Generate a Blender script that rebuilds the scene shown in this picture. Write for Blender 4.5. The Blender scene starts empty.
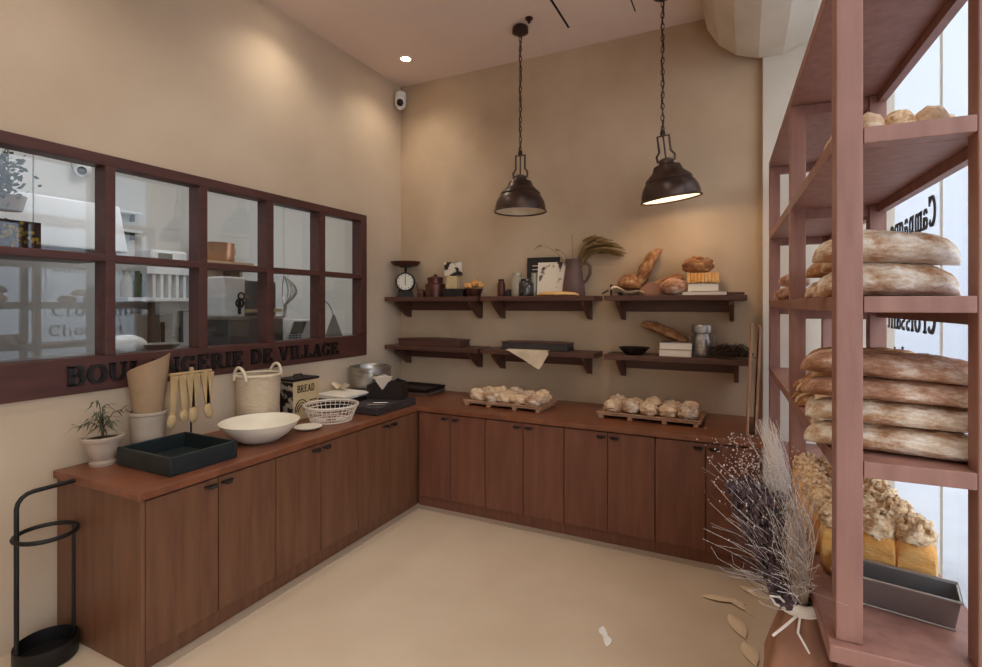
import bpy, bmesh, math, random
from mathutils import Vector, Matrix, Euler, noise
random.seed(7)
sc = bpy.context.scene
COL = sc.collection
PI = math.pi

# ------------------------------------------------------------------ camera
H = 1.62; FPX = 515.0; YAW = math.radians(26.163)
cam_d = bpy.data.cameras.new('camera'); cam = bpy.data.objects.new('camera', cam_d); COL.objects.link(cam)
cam.location = (0, 0, H); cam.rotation_euler = (PI/2, 0, YAW)
cam_d.sensor_width = 36; cam_d.lens = FPX/982*36; cam_d.shift_y = -29.5/982
cam_d.clip_start = 0.05
sc.camera = cam
_s, _c = math.sin(YAW), math.cos(YAW)
def at_x(px, py, X):            # point of the place on a plane X = const
    u = (px-491)/FPX; v = (304-py)/FPX
    r = (-_s+u*_c, _c+u*_s, v); t = X/r[0]
    return Vector((X, r[1]*t, H+v*t))

# ------------------------------------------------------------------ materials
def S(r, g, b):
    f = lambda c: (c/255/12.92) if c/255 <= .04045 else ((c/255+.055)/1.055)**2.4
    return (f(r), f(g), f(b), 1)
def mat(name, col, rough=.6, metal=0, col2=None, scale=8, stretch=(1,1,1), bump=0, bscale=None, detail=6, spec=.5, lo=.35, hi=.65, emit=None, es=1, sheen=0):
    m = bpy.data.materials.new(name); m.use_nodes = True
    nt = m.node_tree; b = nt.nodes['Principled BSDF']
    b.inputs['Base Color'].default_value = col
    b.inputs['Roughness'].default_value = rough; b.inputs['Metallic'].default_value = metal
    b.inputs['Specular IOR Level'].default_value = spec
    if col2 is not None or bump:
        tc = nt.nodes.new('ShaderNodeTexCoord'); mp = nt.nodes.new('ShaderNodeMapping')
        mp.inputs['Scale'].default_value = stretch
        nt.links.new(tc.outputs['Object'], mp.inputs['Vector'])
    if col2 is not None:
        n = nt.nodes.new('ShaderNodeTexNoise'); n.inputs['Scale'].default_value = scale; n.inputs['Detail'].default_value = detail
        r = nt.nodes.new('ShaderNodeValToRGB')
        r.color_ramp.elements[0].position = lo; r.color_ramp.elements[1].position = hi
        r.color_ramp.elements[0].color = col; r.color_ramp.elements[1].color = col2
        nt.links.new(mp.outputs[0], n.inputs['Vector']); nt.links.new(n.outputs['Fac'], r.inputs[0])
        nt.links.new(r.outputs[0], b.inputs['Base Color'])
    if bump:
        n2 = nt.nodes.new('ShaderNodeTexNoise'); n2.inputs['Scale'].default_value = bscale or scale; n2.inputs['Detail'].default_value = 8
        bp = nt.nodes.new('ShaderNodeBump'); bp.inputs['Strength'].default_value = bump; bp.inputs['Distance'].default_value = .01
        nt.links.new(mp.outputs[0], n2.inputs['Vector']); nt.links.new(n2.outputs['Fac'], bp.inputs['Height'])
        nt.links.new(bp.outputs[0], b.inputs['Normal'])
    if emit:
        b.inputs['Emission Color'].default_value = emit; b.inputs['Emission Strength'].default_value = es
    return m
def glass_mat(name, tint, refl):
    m = bpy.data.materials.new(name); m.use_nodes = True
    nt = m.node_tree; nt.nodes.clear()
    out = nt.nodes.new('ShaderNodeOutputMaterial'); mx = nt.nodes.new('ShaderNodeMixShader')
    tr = nt.nodes.new('ShaderNodeBsdfTransparent'); tr.inputs[0].default_value = tint
    gl = nt.nodes.new('ShaderNodeBsdfGlossy'); gl.inputs['Roughness'].default_value = .0
    lw = nt.nodes.new('ShaderNodeLayerWeight'); lw.inputs[0].default_value = .5
    pw = nt.nodes.new('ShaderNodeMath'); pw.operation = 'POWER'; pw.inputs[1].default_value = 5
    ml = nt.nodes.new('ShaderNodeMath'); ml.operation = 'MULTIPLY'; ml.inputs[1].default_value = .5
    ad = nt.nodes.new('ShaderNodeMath'); ad.operation = 'ADD'; ad.inputs[1].default_value = refl; ad.use_clamp = True
    nt.links.new(lw.outputs['Facing'], pw.inputs[0]); nt.links.new(pw.outputs[0], ml.inputs[0]); nt.links.new(ml.outputs[0], ad.inputs[0]); nt.links.new(ad.outputs[0], mx.inputs[0])
    nt.links.new(tr.outputs[0], mx.inputs[1]); nt.links.new(gl.outputs[0], mx.inputs[2]); nt.links.new(mx.outputs[0], out.inputs[0])
    return m

M = {}
M['plaster'] = mat('plaster', S(207,183,154), .9, col2=S(176,150,122), scale=1.3, bump=.12, bscale=4, lo=.35, hi=.75, detail=9)
M['plaster_left'] = mat('plaster_left', S(213,193,168), .9, col2=S(190,168,142), scale=1.0, bump=.1, bscale=4, lo=.35, hi=.75, detail=9)
M['ceil'] = mat('ceiling_paint', S(240,220,208), .95, col2=S(232,212,200), scale=.8)
M['pillar'] = mat('pale_plaster', S(222,212,196), .9, col2=S(212,200,184), scale=2)
M['duct'] = mat('duct_wrap', S(226,214,196), .85, col2=S(214,200,180), scale=3, bump=.1)
M['floor'] = mat('microcement', S(218,200,176), .3, col2=S(208,188,164), scale=1.6, bump=.03, bscale=3, spec=.35)
M['border'] = mat('floor_border', S(176,158,140), .5)
M['wood'] = mat('stained_wood', S(118,80,58), .42, col2=S(102,67,48), scale=5, stretch=(5,5,.5), bump=.04, spec=.4)
M['wood2'] = mat('stained_wood_reddish', S(122,79,60), .42, col2=S(107,67,52), scale=5, stretch=(5,5,.5), bump=.04, spec=.4)
M['top'] = mat('worktop_wood', S(132,80,54), .35, col2=S(112,66,46), scale=4, stretch=(3,3,3), bump=.03)
M['shelf'] = mat('dark_shelf_wood', S(96,62,50), .5, col2=S(80,50,40), scale=6, stretch=(.6,5,5), bump=.05)
M['frame'] = mat('window_frame_wood', S(86,49,41), .5, col2=S(73,41,35), scale=6, stretch=(4,.6,4), bump=.05)
M['rack'] = mat('rack_wood', S(158,114,101), .5, col2=S(141,99,87), scale=5, stretch=(5,5,.7), bump=.05)
M['black'] = mat('black_iron', S(26,24,24), .5, metal=.3)
M['letter'] = mat('black_letter', S(22,17,17), .45)
M['inkglass'] = mat('window_letter', S(38,36,40), .6)
M['bronze'] = mat('dark_bronze', S(84,66,58), .36, metal=.6, col2=S(58,44,38), scale=9)
M['lining'] = mat('shade_lining', S(236,222,200), .5)
M['bulb'] = mat('bulb', S(255,235,200), .4, emit=S(255,214,160), es=6)
M['spot'] = mat('spot_lens', S(255,240,220), .4, emit=S(255,236,205), es=30)
M['white'] = mat('white_ceramic', S(232,224,206), .35)
M['clay'] = mat('grey_clay', S(190,172,152), .7, col2=S(176,156,138), scale=7, bump=.08)
M['kraft'] = mat('kraft_paper', S(172,142,110), .8, col2=S(162,132,100), scale=10, bump=.1)
M['kraftbag'] = mat('brown_bag_paper', S(160,116,92), .75, col2=S(136,94,74), scale=6, bump=.3)
M['sleeve'] = mat('grey_brown_grass', S(196,180,168), .8, col2=S(176,160,148), scale=10, bump=.3)
M['spoon'] = mat('pale_wood', S(196,168,122), .6, col2=S(176,146,102), scale=9)
M['traywood'] = mat('tray_wood', S(184,146,118), .6, col2=S(166,128,102), scale=9)
M['crate'] = mat('bottle_green_paint', S(32,42,42), .45, col2=S(27,36,37), scale=8)
M['rope'] = mat('natural_rope', S(222,206,180), .9, bump=.4, bscale=60)
M['tote'] = mat('woven_cotton', S(206,186,158), .9, col2=S(192,172,144), scale=30, stretch=(1,1,4), bump=.4, bscale=50)
M['cream'] = mat('cream_paint', S(206,184,140), .6, col2=S(196,172,128), scale=9)
M['floral'] = mat('black_white_floral', S(30,24,22), .6, col2=S(176,160,140), scale=18, lo=.5, hi=.58)
M['wire'] = mat('white_wire', S(226,214,200), .5)
M['steel'] = mat('brushed_steel', S(190,186,180), .32, metal=.9, col2=S(160,156,150), scale=6, stretch=(1,1,8))
M['slate'] = mat('grey_slate', S(62,56,56), .55, col2=S(52,46,46), scale=10)
M['darktin'] = mat('dark_tin', S(40,30,28), .5, metal=.2)
M['cloth'] = mat('striped_linen', S(224,212,196), .9, col2=S(200,184,170), scale=4, stretch=(1,12,1), bump=.2, bscale=60)
M['linen'] = mat('plain_linen', S(226,208,180), .9, col2=S(212,192,162), scale=10, bump=.2, bscale=60)
M['paperw'] = mat('white_paper', S(236,228,214), .7)
M['bookblk'] = mat('black_cover', S(34,28,27), .5)
M['print'] = mat('botanical_print', S(232,220,200), .6, col2=S(66,48,44), scale=9, lo=.56, hi=.62)
M['owl'] = mat('monochrome_print', S(224,214,196), .6, col2=S(34,28,26), scale=16, lo=.48, hi=.54)
M['jug'] = mat('mauve_stoneware', S(104,80,74), .6, col2=S(90,68,64), scale=7)
M['rust'] = mat('copper_brown', S(104,62,50), .4, metal=.5, col2=S(80,46,38), scale=8)
M['copper'] = mat('copper', S(186,136,110), .3, metal=.8)
M['wheat'] = mat('dried_wheat', S(140,112,66), .9, col2=S(112,88,52), scale=30)
M['herb'] = mat('dried_dark_herbs', S(66,50,42), .9, col2=S(52,44,36), scale=20)
M['leaf'] = mat('olive_leaf', S(84,90,62), .7, col2=S(64,66,48), scale=20)
M['stem'] = mat('brown_stem', S(92,70,52), .8)
M['soil'] = mat('dark_soil', S(54,40,32), .95, bump=.6, bscale=60)
M['plume'] = mat('pale_grass', S(246,240,236), .9)
M['lav'] = mat('dried_purple_flowers', S(96,78,84), .9, col2=S(72,58,64), scale=25)
M['bloss'] = mat('tiny_pale_blossom', S(204,190,188), .9)
M['ribbon'] = mat('white_ribbon', S(248,244,238), .8)
M['dleaf'] = mat('pale_dried_leaf', S(240,218,188), .7, col2=S(230,206,174), scale=14)
M['patch'] = mat('white_patch', S(250,250,248), .6)
def bread(name, a, b, c, sc_=14):
    m = mat(name, a, .85, col2=b, scale=sc_*1.5, stretch=(.6,1.2,1.2), bump=1.0, bscale=34, lo=.40, hi=.62, detail=12, spec=.25)
    nt = m.node_tree; bs = nt.nodes['Principled BSDF']; ramp = [n for n in nt.nodes if n.type == 'VALTORGB'][0]
    e = ramp.color_ramp.elements.new(.52); e.color = c
    nz = [n for n in nt.nodes if n.type == 'TEX_NOISE'][0]; nz.inputs['Roughness'].default_value = .72
    return m
M['crust'] = bread('brown_crust', S(150,98,62), S(206,182,152), S(176,126,86))
M['flour'] = bread('floury_crust', S(172,126,90), S(236,228,218), S(212,192,170), 11)
M['pink'] = bread('rosy_crust', S(142,98,74), S(224,206,190), S(184,142,116), 9)
M['golden'] = bread('golden_crust', S(222,160,88), S(240,200,140), S(232,178,110), 6)
M['crumble'] = bread('crumble_top', S(190,146,104), S(248,230,202), S(234,204,164), 34)
M['bun'] = bread('pale_bun', S(198,162,128), S(240,222,196), S(222,194,162), 14)
M['rustic'] = bread('rustic_loaf', S(132,84,54), S(190,150,110), S(160,112,74), 14)
M['glass'] = glass_mat('shop_glass', (.98,.985,.99,1), .02)
M['kglass'] = glass_mat('kitchen_glass', (.95,.95,.93,1), .10)
M['jar'] = mat('greenish_jar_glass', S(168,160,138), .15, spec=.8)
M['jardark'] = mat('dark_preserve', S(40,34,32), .2, spec=.8)
M['kwall'] = mat('kitchen_wall', S(206,204,198), .8, col2=S(200,198,192), scale=1)
M['kwhite'] = mat('white_enamel', S(226,228,228), .4)
M['kgrey'] = mat('dark_grey_steel', S(92,92,90), .4, metal=.4)
M['screen'] = mat('lcd_screen', S(70,76,78), .25)
M['kgreen'] = mat('green_leaves', S(70,92,62), .7, col2=S(50,70,46), scale=20)
M['yellow'] = mat('yellow_flower', S(190,160,50), .7, col2=S(120,110,50), scale=30)
M['pan'] = mat('black_baking_tin', S(150,150,152), .3, metal=.85)
M['panrim'] = mat('bright_tin_rim', S(170,168,168), .3, metal=.8)
M['pave'] = mat('pavement', S(176,180,188), .8, col2=S(168,172,180), scale=2)
M['facade'] = mat('white_facade', S(184,190,200), .8)

# ------------------------------------------------------------------ mesh builder
class MB:
    def __init__(s): s.bm = bmesh.new()
    def box(s, x0, x1, y0, y1, z0, z1, mx=None):
        vs = [s.bm.verts.new((x, y, z)) for x in (x0, x1) for y in (y0, y1) for z in (z0, z1)]
        for f in ((0,1,3,2),(4,6,7,5),(0,4,5,1),(2,3,7,6),(0,2,6,4),(1,5,7,3)): s.bm.faces.new([vs[i] for i in f])
        if mx is not None:
            for v in vs: v.co = mx @ v.co
        return s
    def prism(s, pts, vec, mx=None):     # pts: 3D polygon, extruded along vec
        a = [s.bm.verts.new(p) for p in pts]; b = [s.bm.verts.new(Vector(p)+Vector(vec)) for p in pts]
        n = len(pts)
        s.bm.faces.new(a[::-1]); s.bm.faces.new(b)
        for i in range(n): s.bm.faces.new((a[i], a[(i+1)%n], b[(i+1)%n], b[i]))
        if mx is not None:
            for v in a+b: v.co = mx @ v.co
        return s
    def lathe(s, prof, seg=32, mx=None, sx=1, sy=1, wob=0):   # prof: [(r,z)...]
        rows = []
        for (r, z) in prof:
            if r < 1e-5: rows.append([s.bm.verts.new((0, 0, z))])
            else: rows.append([s.bm.verts.new((sx*r*math.cos(2*PI*k/seg), sy*r*math.sin(2*PI*k/seg), z)) for k in range(seg)])
        for A, B in zip(rows, rows[1:]):
            for k in range(seg):
                k2 = (k+1) % seg
                if len(A) == 1 and len(B) == 1: continue
                if len(A) == 1: s.bm.faces.new((A[0], B[k], B[k2]))
                elif len(B) == 1: s.bm.faces.new((A[k], A[k2], B[0]))
                else: s.bm.faces.new((A[k], A[k2], B[k2], B[k]))
        if mx is not None:
            for R in rows:
                for v in R: v.co = mx @ v.co
        return s
    def tube(s, pts, r, seg=8, closed=False, r1=None):
        pts = [Vector(p) for p in pts]; n = len(pts); rings = []
        up = None
        for i, p in enumerate(pts):
            if closed: t = pts[(i+1)%n]-pts[i-1]
            else: t = pts[min(i+1, n-1)]-pts[max(i-1, 0)]
            if t.length < 1e-9: t = Vector((0,0,1))
            t.normalize()
            if up is None: up = t.orthogonal().normalized()
            up = (up - t*up.dot(t))
            if up.length < 1e-6: up = t.orthogonal()
            up.normalize(); bn = t.cross(up)
            rr = r if r1 is None else r+(r1-r)*i/max(1, n-1)
            rings.append([s.bm.verts.new(p+(up*math.cos(2*PI*k/seg)+bn*math.sin(2*PI*k/seg))*rr) for k in range(seg)])
        m = n if closed else n-1
        for i in range(m):
            A, B = rings[i], rings[(i+1)%n]
            off = 0
            if closed and i == n-1:
                off = min(range(seg), key=lambda o: (A[0].co-B[o].co).length)
            for k in range(seg): s.bm.faces.new((A[k], A[(k+1)%seg], B[(k+1+off)%seg], B[(k+off)%seg]))
        if not closed:
            s.bm.faces.new(rings[0][::-1]); s.bm.faces.new(rings[-1])
        return s
    def ring(s, c, R, r, axis='z', seg=32, sides=6, sx=1, sy=1):
        P = []
        for k in range(seg):
            a = 2*PI*k/seg; u, v = R*sx*math.cos(a), R*sy*math.sin(a)
            P.append(Vector(c)+{'z': Vector((u, v, 0)), 'x': Vector((0, u, v)), 'y': Vector((u, 0, v))}[axis])
        return s.tube(P, r, sides, True)
    def ball(s, c, rx, ry, rz, nu=16, nv=10, amp=0, freq=3, seed=0, mx=None, flat=None):
        c = Vector(c); rows = []
        for j in range(nv+1):
            th = PI*j/nv
            m = 1 if j in (0, nv) else nu; row = []
            for k in range(m):
                ph = 2*PI*k/nu
                d = Vector((math.sin(th)*math.cos(ph), math.sin(th)*math.sin(ph), math.cos(th)))
                q = 1+amp*noise.noise(d*freq+Vector((seed*3.7, seed*1.3, seed)))
                p = Vector((d.x*rx*q, d.y*ry*q, d.z*rz*q))
                if flat is not None and p.z < -flat*rz: p.z = -flat*rz
                if mx is not None: p = mx @ p
                row.append(s.bm.verts.new(c+p))
            rows.append(row)
        for A, B in zip(rows, rows[1:]):
            for k in range(nu):
                k2 = (k+1) % nu
                if len(A) == 1: s.bm.faces.new((A[0], B[k], B[k2]))
                elif len(B) == 1: s.bm.faces.new((A[k], B[0], A[k2]))
                else: s.bm.faces.new((A[k], B[k], B[k2], A[k2]))
        return s
    def grid(s, fn, nu, nv, thick=0):    # fn(u,v)->Vector in 0..1
        V = [[s.bm.verts.new(fn(i/nu, j/nv)) for j in range(nv+1)] for i in range(nu+1)]
        fs = []
        for i in range(nu):
            for j in range(nv): fs.append(s.bm.faces.new((V[i][j], V[i+1][j], V[i+1][j+1], V[i][j+1])))
        if thick:
            s.bm.normal_update()
            bmesh.ops.solidify(s.bm, geom=fs, thickness=thick)
        return s
    def xf(s, mx):
        for v in s.bm.verts: v.co = mx @ v.co
        return s
    def build(s, name, m, parent=None, smooth=False, bevel=0, seg=2):
        bmesh.ops.recalc_face_normals(s.bm, faces=s.bm.faces[:])
        me = bpy.data.meshes.new(name); s.bm.to_mesh(me); s.bm.free()
        me.materials.append(M[m] if isinstance(m, str) else m)
        if smooth:
            for p in me.polygons: p.use_smooth = True
        o = bpy.data.objects.new(name, me); COL.objects.link(o)
        if smooth:
            try:
                me.set_sharp_from_angle(angle=math.radians(48))
            except Exception: pass
        if bevel:
            b = o.modifiers.new('bevel', 'BEVEL'); b.width = bevel; b.segments = seg; b.limit_method = 'ANGLE'
        if parent is not None: o.parent = parent
        return o
def T(x=0, y=0, z=0): return Matrix.Translation((x, y, z))
def R(a, ax): return Matrix.Rotation(a, 4, ax)
def tag(o, label, cat, group=None, kind=None):
    if label: o['label'] = label
    if cat: o['category'] = cat
    if group: o['group'] = group
    if kind: o['kind'] = kind
    return o
def thing(name, label, cat, loc=(0,0,0), rz=0, group=None, rot=None):
    o = bpy.data.objects.new(name, None); COL.objects.link(o); o.empty_display_size = .05
    o.location = loc; o.rotation_euler = rot if rot else (0, 0, rz)
    return tag(o, label, cat, group)
def place(o, loc, rz=0, rot=None):
    o.location = loc; o.rotation_euler = rot if rot else (0, 0, rz); return o
def struct(o): o['kind'] = 'structure'; return o
def copy_tree(o, parent=None):
    c = o.copy(); COL.objects.link(c)
    if parent is not None: c.parent = parent
    for ch in list(o.children): copy_tree(ch, c)
    return c

# ------------------------------------------------------------------ stroke lettering (slab serif)
def arc(cx, cy, rx, ry, a0, a1, n=14):
    return [(cx+rx*math.cos(math.radians(a0+(a1-a0)*i/n)), cy+ry*math.sin(math.radians(a0+(a1-a0)*i/n))) for i in range(n+1)]
G = {   # glyph: (advance, strokes of (weight, points)); capitals are 1 high, x-height .68
 'B': (.80, [(1,[(.16,0),(.16,1)]),(.5,[(.0,.04),(.4,.04)]),(.5,[(.0,.96),(.4,.96)]),(.5,[(.2,.52),(.4,.52)]),(.9,arc(.4,.75,.2,.21,90,-90)),(.9,arc(.42,.27,.24,.235,90,-90))]),
 'O': (.88, [(.95,arc(.42,.5,.33,.44,0,360,28))]),
 'U': (.92, [(1,[(.17,1),(.17,.34)]),(.7,arc(.43,.34,.26,.28,180,360)),(.6,[(.69,.34),(.69,1)]),(.5,[(.02,.96),(.32,.96)]),(.5,[(.56,.96),(.84,.96)])]),
 'L': (.76, [(1,[(.17,0),(.17,1)]),(.5,[(.02,.96),(.36,.96)]),(.5,[(.02,.05),(.66,.05)]),(.6,[(.64,0),(.64,.3)])]),
 'A': (.90, [(.55,[(.12,0),(.42,.98)]),(1,[(.42,.98),(.70,0)]),(.5,[(.24,.32),(.6,.32)]),(.5,[(.0,.04),(.26,.04)]),(.5,[(.54,.04),(.86,.04)])]),
 'N': (.94, [(.6,[(.15,0),(.15,1)]),(1,[(.15,.98),(.72,.02)]),(.6,[(.72,0),(.72,1)]),(.5,[(.0,.04),(.3,.04)]),(.5,[(.0,.96),(.2,.96)]),(.5,[(.57,.96),(.87,.96)])]),
 'G': (.90, [(.95,arc(.42,.5,.32,.44,40,325,24)),(.9,[(.68,.4),(.68,.12)]),(.5,[(.5,.42),(.84,.42)]),(.6,[(.69,.98),(.69,.68)])]),
 'E': (.80, [(1,[(.17,0),(.17,1)]),(.5,[(.02,.96),(.66,.96)]),(.5,[(.02,.04),(.68,.04)]),(.45,[(.2,.52),(.46,.52)]),(.6,[(.65,1),(.65,.72)]),(.6,[(.67,0),(.67,.3)]),(.5,[(.47,.38),(.47,.66)])]),
 'R': (.90, [(1,[(.16,0),(.16,1)]),(.5,[(.0,.04),(.34,.04)]),(.5,[(.0,.96),(.4,.96)]),(.5,[(.2,.48),(.42,.48)]),(.9,arc(.42,.72,.2,.235,90,-90)),(.95,[(.42,.48),(.68,.03)]),(.5,[(.6,.04),(.86,.04)])]),
 'I': (.44, [(1,[(.2,0),(.2,1)]),(.5,[(.02,.04),(.38,.04)]),(.5,[(.02,.96),(.38,.96)])]),
 'D': (.90, [(1,[(.17,0),(.17,1)]),(.5,[(.02,.04),(.4,.04)]),(.5,[(.02,.96),(.4,.96)]),(.9,arc(.38,.5,.33,.46,90,-90,18))]),
 'V': (.90, [(1,[(.14,1),(.43,.02)]),(.55,[(.43,.02),(.72,1)]),(.5,[(.0,.96),(.3,.96)]),(.5,[(.58,.96),(.86,.96)])]),
 'C': (.84, [(.95,arc(.44,.5,.33,.44,45,318,24)),(.6,[(.7,1),(.7,.68)])]),
 'a': (.66, [(.9,[(.46,.42),(.46,.06)]),(.7,arc(.29,.46,.17,.18,10,165,10)),(.75,arc(.27,.2,.17,.17,0,360,16)),(.5,[(.44,.04),(.6,.04)])]),
 'm': (1.0, [(.85,[(.14,0),(.14,.66)]),(.85,[(.47,0),(.47,.46)]),(.85,[(.8,0),(.8,.46)]),(.7,arc(.305,.46,.165,.17,0,180,10)),(.7,arc(.635,.46,.165,.17,0,180,10)),(.5,[(.02,.04),(.26,.04)]),(.5,[(.36,.04),(.58,.04)]),(.5,[(.69,.04),(.92,.04)]),(.5,[(.02,.63),(.14,.63)])]),
 'p': (.74, [(.85,[(.16,-.34),(.16,.66)]),(.8,arc(.37,.34,.2,.29,0,360,18)),(.5,[(.02,-.32),(.32,-.32)]),(.5,[(.02,.63),(.16,.63)])]),
 'g': (.74, [(.85,[(.55,.66),(.55,-.14)]),(.8,arc(.34,.36,.2,.26,0,360,18)),(.7,arc(.33,-.12,.22,.2,0,-160,10)),(.5,[(.55,.63),(.68,.63)])]),
 'n': (.76, [(.85,[(.15,0),(.15,.66)]),(.85,[(.57,0),(.57,.44)]),(.7,arc(.36,.44,.21,.2,0,180,12)),(.5,[(.02,.04),(.28,.04)]),(.5,[(.44,.04),(.7,.04)]),(.5,[(.02,.63),(.15,.63)])]),
 'e': (.68, [(.8,arc(.33,.33,.24,.3,0,325,20)),(.5,[(.1,.36),(.57,.36)])]),
 'r': (.58, [(.85,[(.16,0),(.16,.66)]),(.75,arc(.36,.44,.2,.2,50,180,8)),(.5,[(.02,.04),(.34,.04)]),(.5,[(.02,.63),(.16,.63)])]),
 'o': (.70, [(.85,arc(.34,.33,.24,.3,0,360,20))]),
 'i': (.36, [(.85,[(.18,0),(.18,.66)]),(.9,[(.13,.86),(.23,.86)]),(.5,[(.04,.04),(.32,.04)]),(.5,[(.05,.63),(.18,.63)])]),
 's': (.58, [(.75,arc(.28,.48,.17,.15,40,270,12)),(.75,arc(.28,.18,.18,.15,90,-140,12))]),
 't': (.46, [(.85,[(.2,.9),(.2,.14)]),(.5,[(.04,.63),(.38,.63)]),(.6,arc(.3,.14,.1,.11,180,330,8))]),
 'c': (.62, [(.85,arc(.33,.33,.23,.3,45,318,18))]),
 'h': (.76, [(.85,[(.15,0),(.15,1)]),(.85,[(.57,0),(.57,.44)]),(.7,arc(.36,.44,.21,.2,0,180,12)),(.5,[(.02,.04),(.28,.04)]),(.5,[(.44,.04),(.7,.04)]),(.5,[(.02,.96),(.15,.96)])]),
 'l': (.36, [(.85,[(.18,0),(.18,1)]),(.5,[(.04,.04),(.32,.04)]),(.5,[(.05,.96),(.18,.96)])]),
 ' ': (.42, []),
}
def text_w(t, sp=0): return sum(G[c][0]+sp for c in t)
def lettering(mb, text, size, mx, w=.2, depth=.006, sp=.0, fit=None):
    # glyphs laid along local +x, up local +y, raised along local +z
    k = 1
    if fit: k = fit/(text_w(text, sp)*size)
    x = 0
    for ch in text:
        adv, st = G[ch]
        for wt, pts in st:
            hw = w*wt*.5
            P = [Vector((p[0], p[1])) for p in pts]; n = len(P); Lp = []; Rp = []
            closed = (P[0]-P[-1]).length < 1e-4 and n > 3
            for i in range(n):
                if closed: d = P[(i+1) % (n-1)]-P[(i-1) % (n-1)]
                else: d = P[min(i+1, n-1)]-P[max(i-1, 0)]
                d.normalize(); q = Vector((-d.y, d.x))*hw
                if abs(d.x) > .9 and len(pts) > 2: q *= .62
                Lp.append(P[i]+q); Rp.append(P[i]-q)
            V = lambda p, z: mb.bm.verts.new(mx @ Vector(((x+p.x)*size*k, p.y*size, z)))
            rows = [(V(Lp[i], 0), V(Rp[i], 0), V(Rp[i], depth), V(Lp[i], depth)) for i in range(n)]
            for a, b in zip(rows, rows[1:]):
                for e in range(4): mb.bm.faces.new((a[e], a[(e+1)%4], b[(e+1)%4], b[e]))
            if not closed:
                mb.bm.faces.new(rows[0][::-1]); mb.bm.faces.new(rows[-1])
        x += adv+sp
    return mb

WORLD, EXPO, KLE = 2.5, 0.42, 8.5
# ------------------------------------------------------------------ the room
XL, YB, XR, YF, ZC = -3.06, 4.2, .75, -2.6, 3.77
struct(MB().box(XL-.1, XR+.1, YF-.1, YB+.1, -.1, 0).build('floor', 'floor'))
struct(MB().box(XL-.1, XR+.1, YF-.1, YB+.1, ZC, ZC+.1).build('ceiling', 'ceil'))
WY0, WY1, WZ0, WZ1 = .51, 3.62, 1.20, 2.38      # opening in the left wall
m = MB(); m.box(XL-.1, XL, YF, WY0, 0, ZC); m.box(XL-.1, XL, WY1, YB+.1, 0, ZC); m.box(XL-.1, XL, WY0, WY1, 0, WZ0); m.box(XL-.1, XL, WY0, WY1, WZ1, ZC)
struct(m.build('wall_left', 'plaster_left'))
struct(MB().box(XL, XR, YB, YB+.1, 0, ZC).build('wall_back', 'plaster'))
struct(MB().box(.12, XR, YB-.07, YB, 0, ZC).build('pillar', 'pillar'))
struct(MB().box(XL-.1, XR, YF-.1, YF, 0, ZC).build('wall_front', 'plaster_left'))
SZ0, SZ1 = .06, 3.45
m = MB(); m.box(XR, XR+.12, YF, YB+.1, 0, SZ0); m.box(XR, XR+.12, YF, YB+.1, SZ1, ZC); m.box(XR, XR+.12, YB-.08, YB+.1, SZ0, SZ1); m.box(XR, XR+.12, YF-.1, YF+.1, SZ0, SZ1)
struct(m.build('wall_right', 'pillar'))
# flat darker strip on the floor along the cabinet fronts
struct(MB().box(-2.372, -2.31, 1.36, 3.46, .0, .004).box(-2.31, .1, 3.405, 3.475, 0, .004).build('trim_1', 'border'))

# shop window with the lettering
m = MB(); m.box(XR+.05, XR+.058, YF+.1, 2.998, SZ0, SZ1)
w2 = struct(m.build('window_2', 'glass'))
m = MB(); m.box(XR+.05, XR+.058, 3.001, YB-.08, SZ0, SZ1)
w3 = struct(m.build('window_3', 'glass'))
MB().box(XR+.049, XR+.059, 2.998, 3.001, SZ0, SZ1).build('silicone_joint', 'pillar', w3)
for word, y0, z0, size, fit in (('Campagne', 3.05, 1.985, .15, .84), ('Croissant', 3.05, 1.475, .15, .90), ('Chocolat', 3.02, 1.25, .13, .8)):
    # read from the pavement: letters run towards +y as seen from outside
    mx = Matrix(((0,0,1,XR+.046),(1,0,0,y0),(0,1,0,z0),(0,0,0,1)))
    lettering(MB(), word, size, mx, w=.19, depth=.004, sp=.02, fit=fit).build('window_lettering', 'inkglass', w3)

# window to the kitchen with its sign board
win = struct(MB().box(XL-.085, XL+.02, .45, 3.66, 2.355, 2.415).box(XL-.085, XL+.02, .45, 3.66, 1.845, 1.885)
    .box(XL-.03, XL+.02, .45, 3.66, 1.163, 1.345).box(XL-.085, XL+.0, .45, 3.62, 1.32, 1.345).build('window_1', 'frame', bevel=.004))
for y0, y1 in ((.45,.53),(1.035,1.09),(1.55,1.60),(2.075,2.13),(2.585,2.64),(3.085,3.15),(3.585,3.66)):
    MB().box(XL-.085, XL+.021, y0, y1, 1.345, 2.355).build('mullion', 'frame', win, bevel=.004)
MB().box(XL-.079, XL-.073, .5, 3.62, 1.33, 2.37).build('window_pane', 'kglass', win)
mx = Matrix(((0,0,1,XL+.019),(1,0,0,1.375),(0,1,0,1.207),(0,0,0,1)))
lettering(MB(), 'BOULANGERIE DE VILLAGE', .098, mx, w=.25, depth=.012, sp=.05, fit=1.925).build('sign_lettering', 'letter', win)

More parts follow.
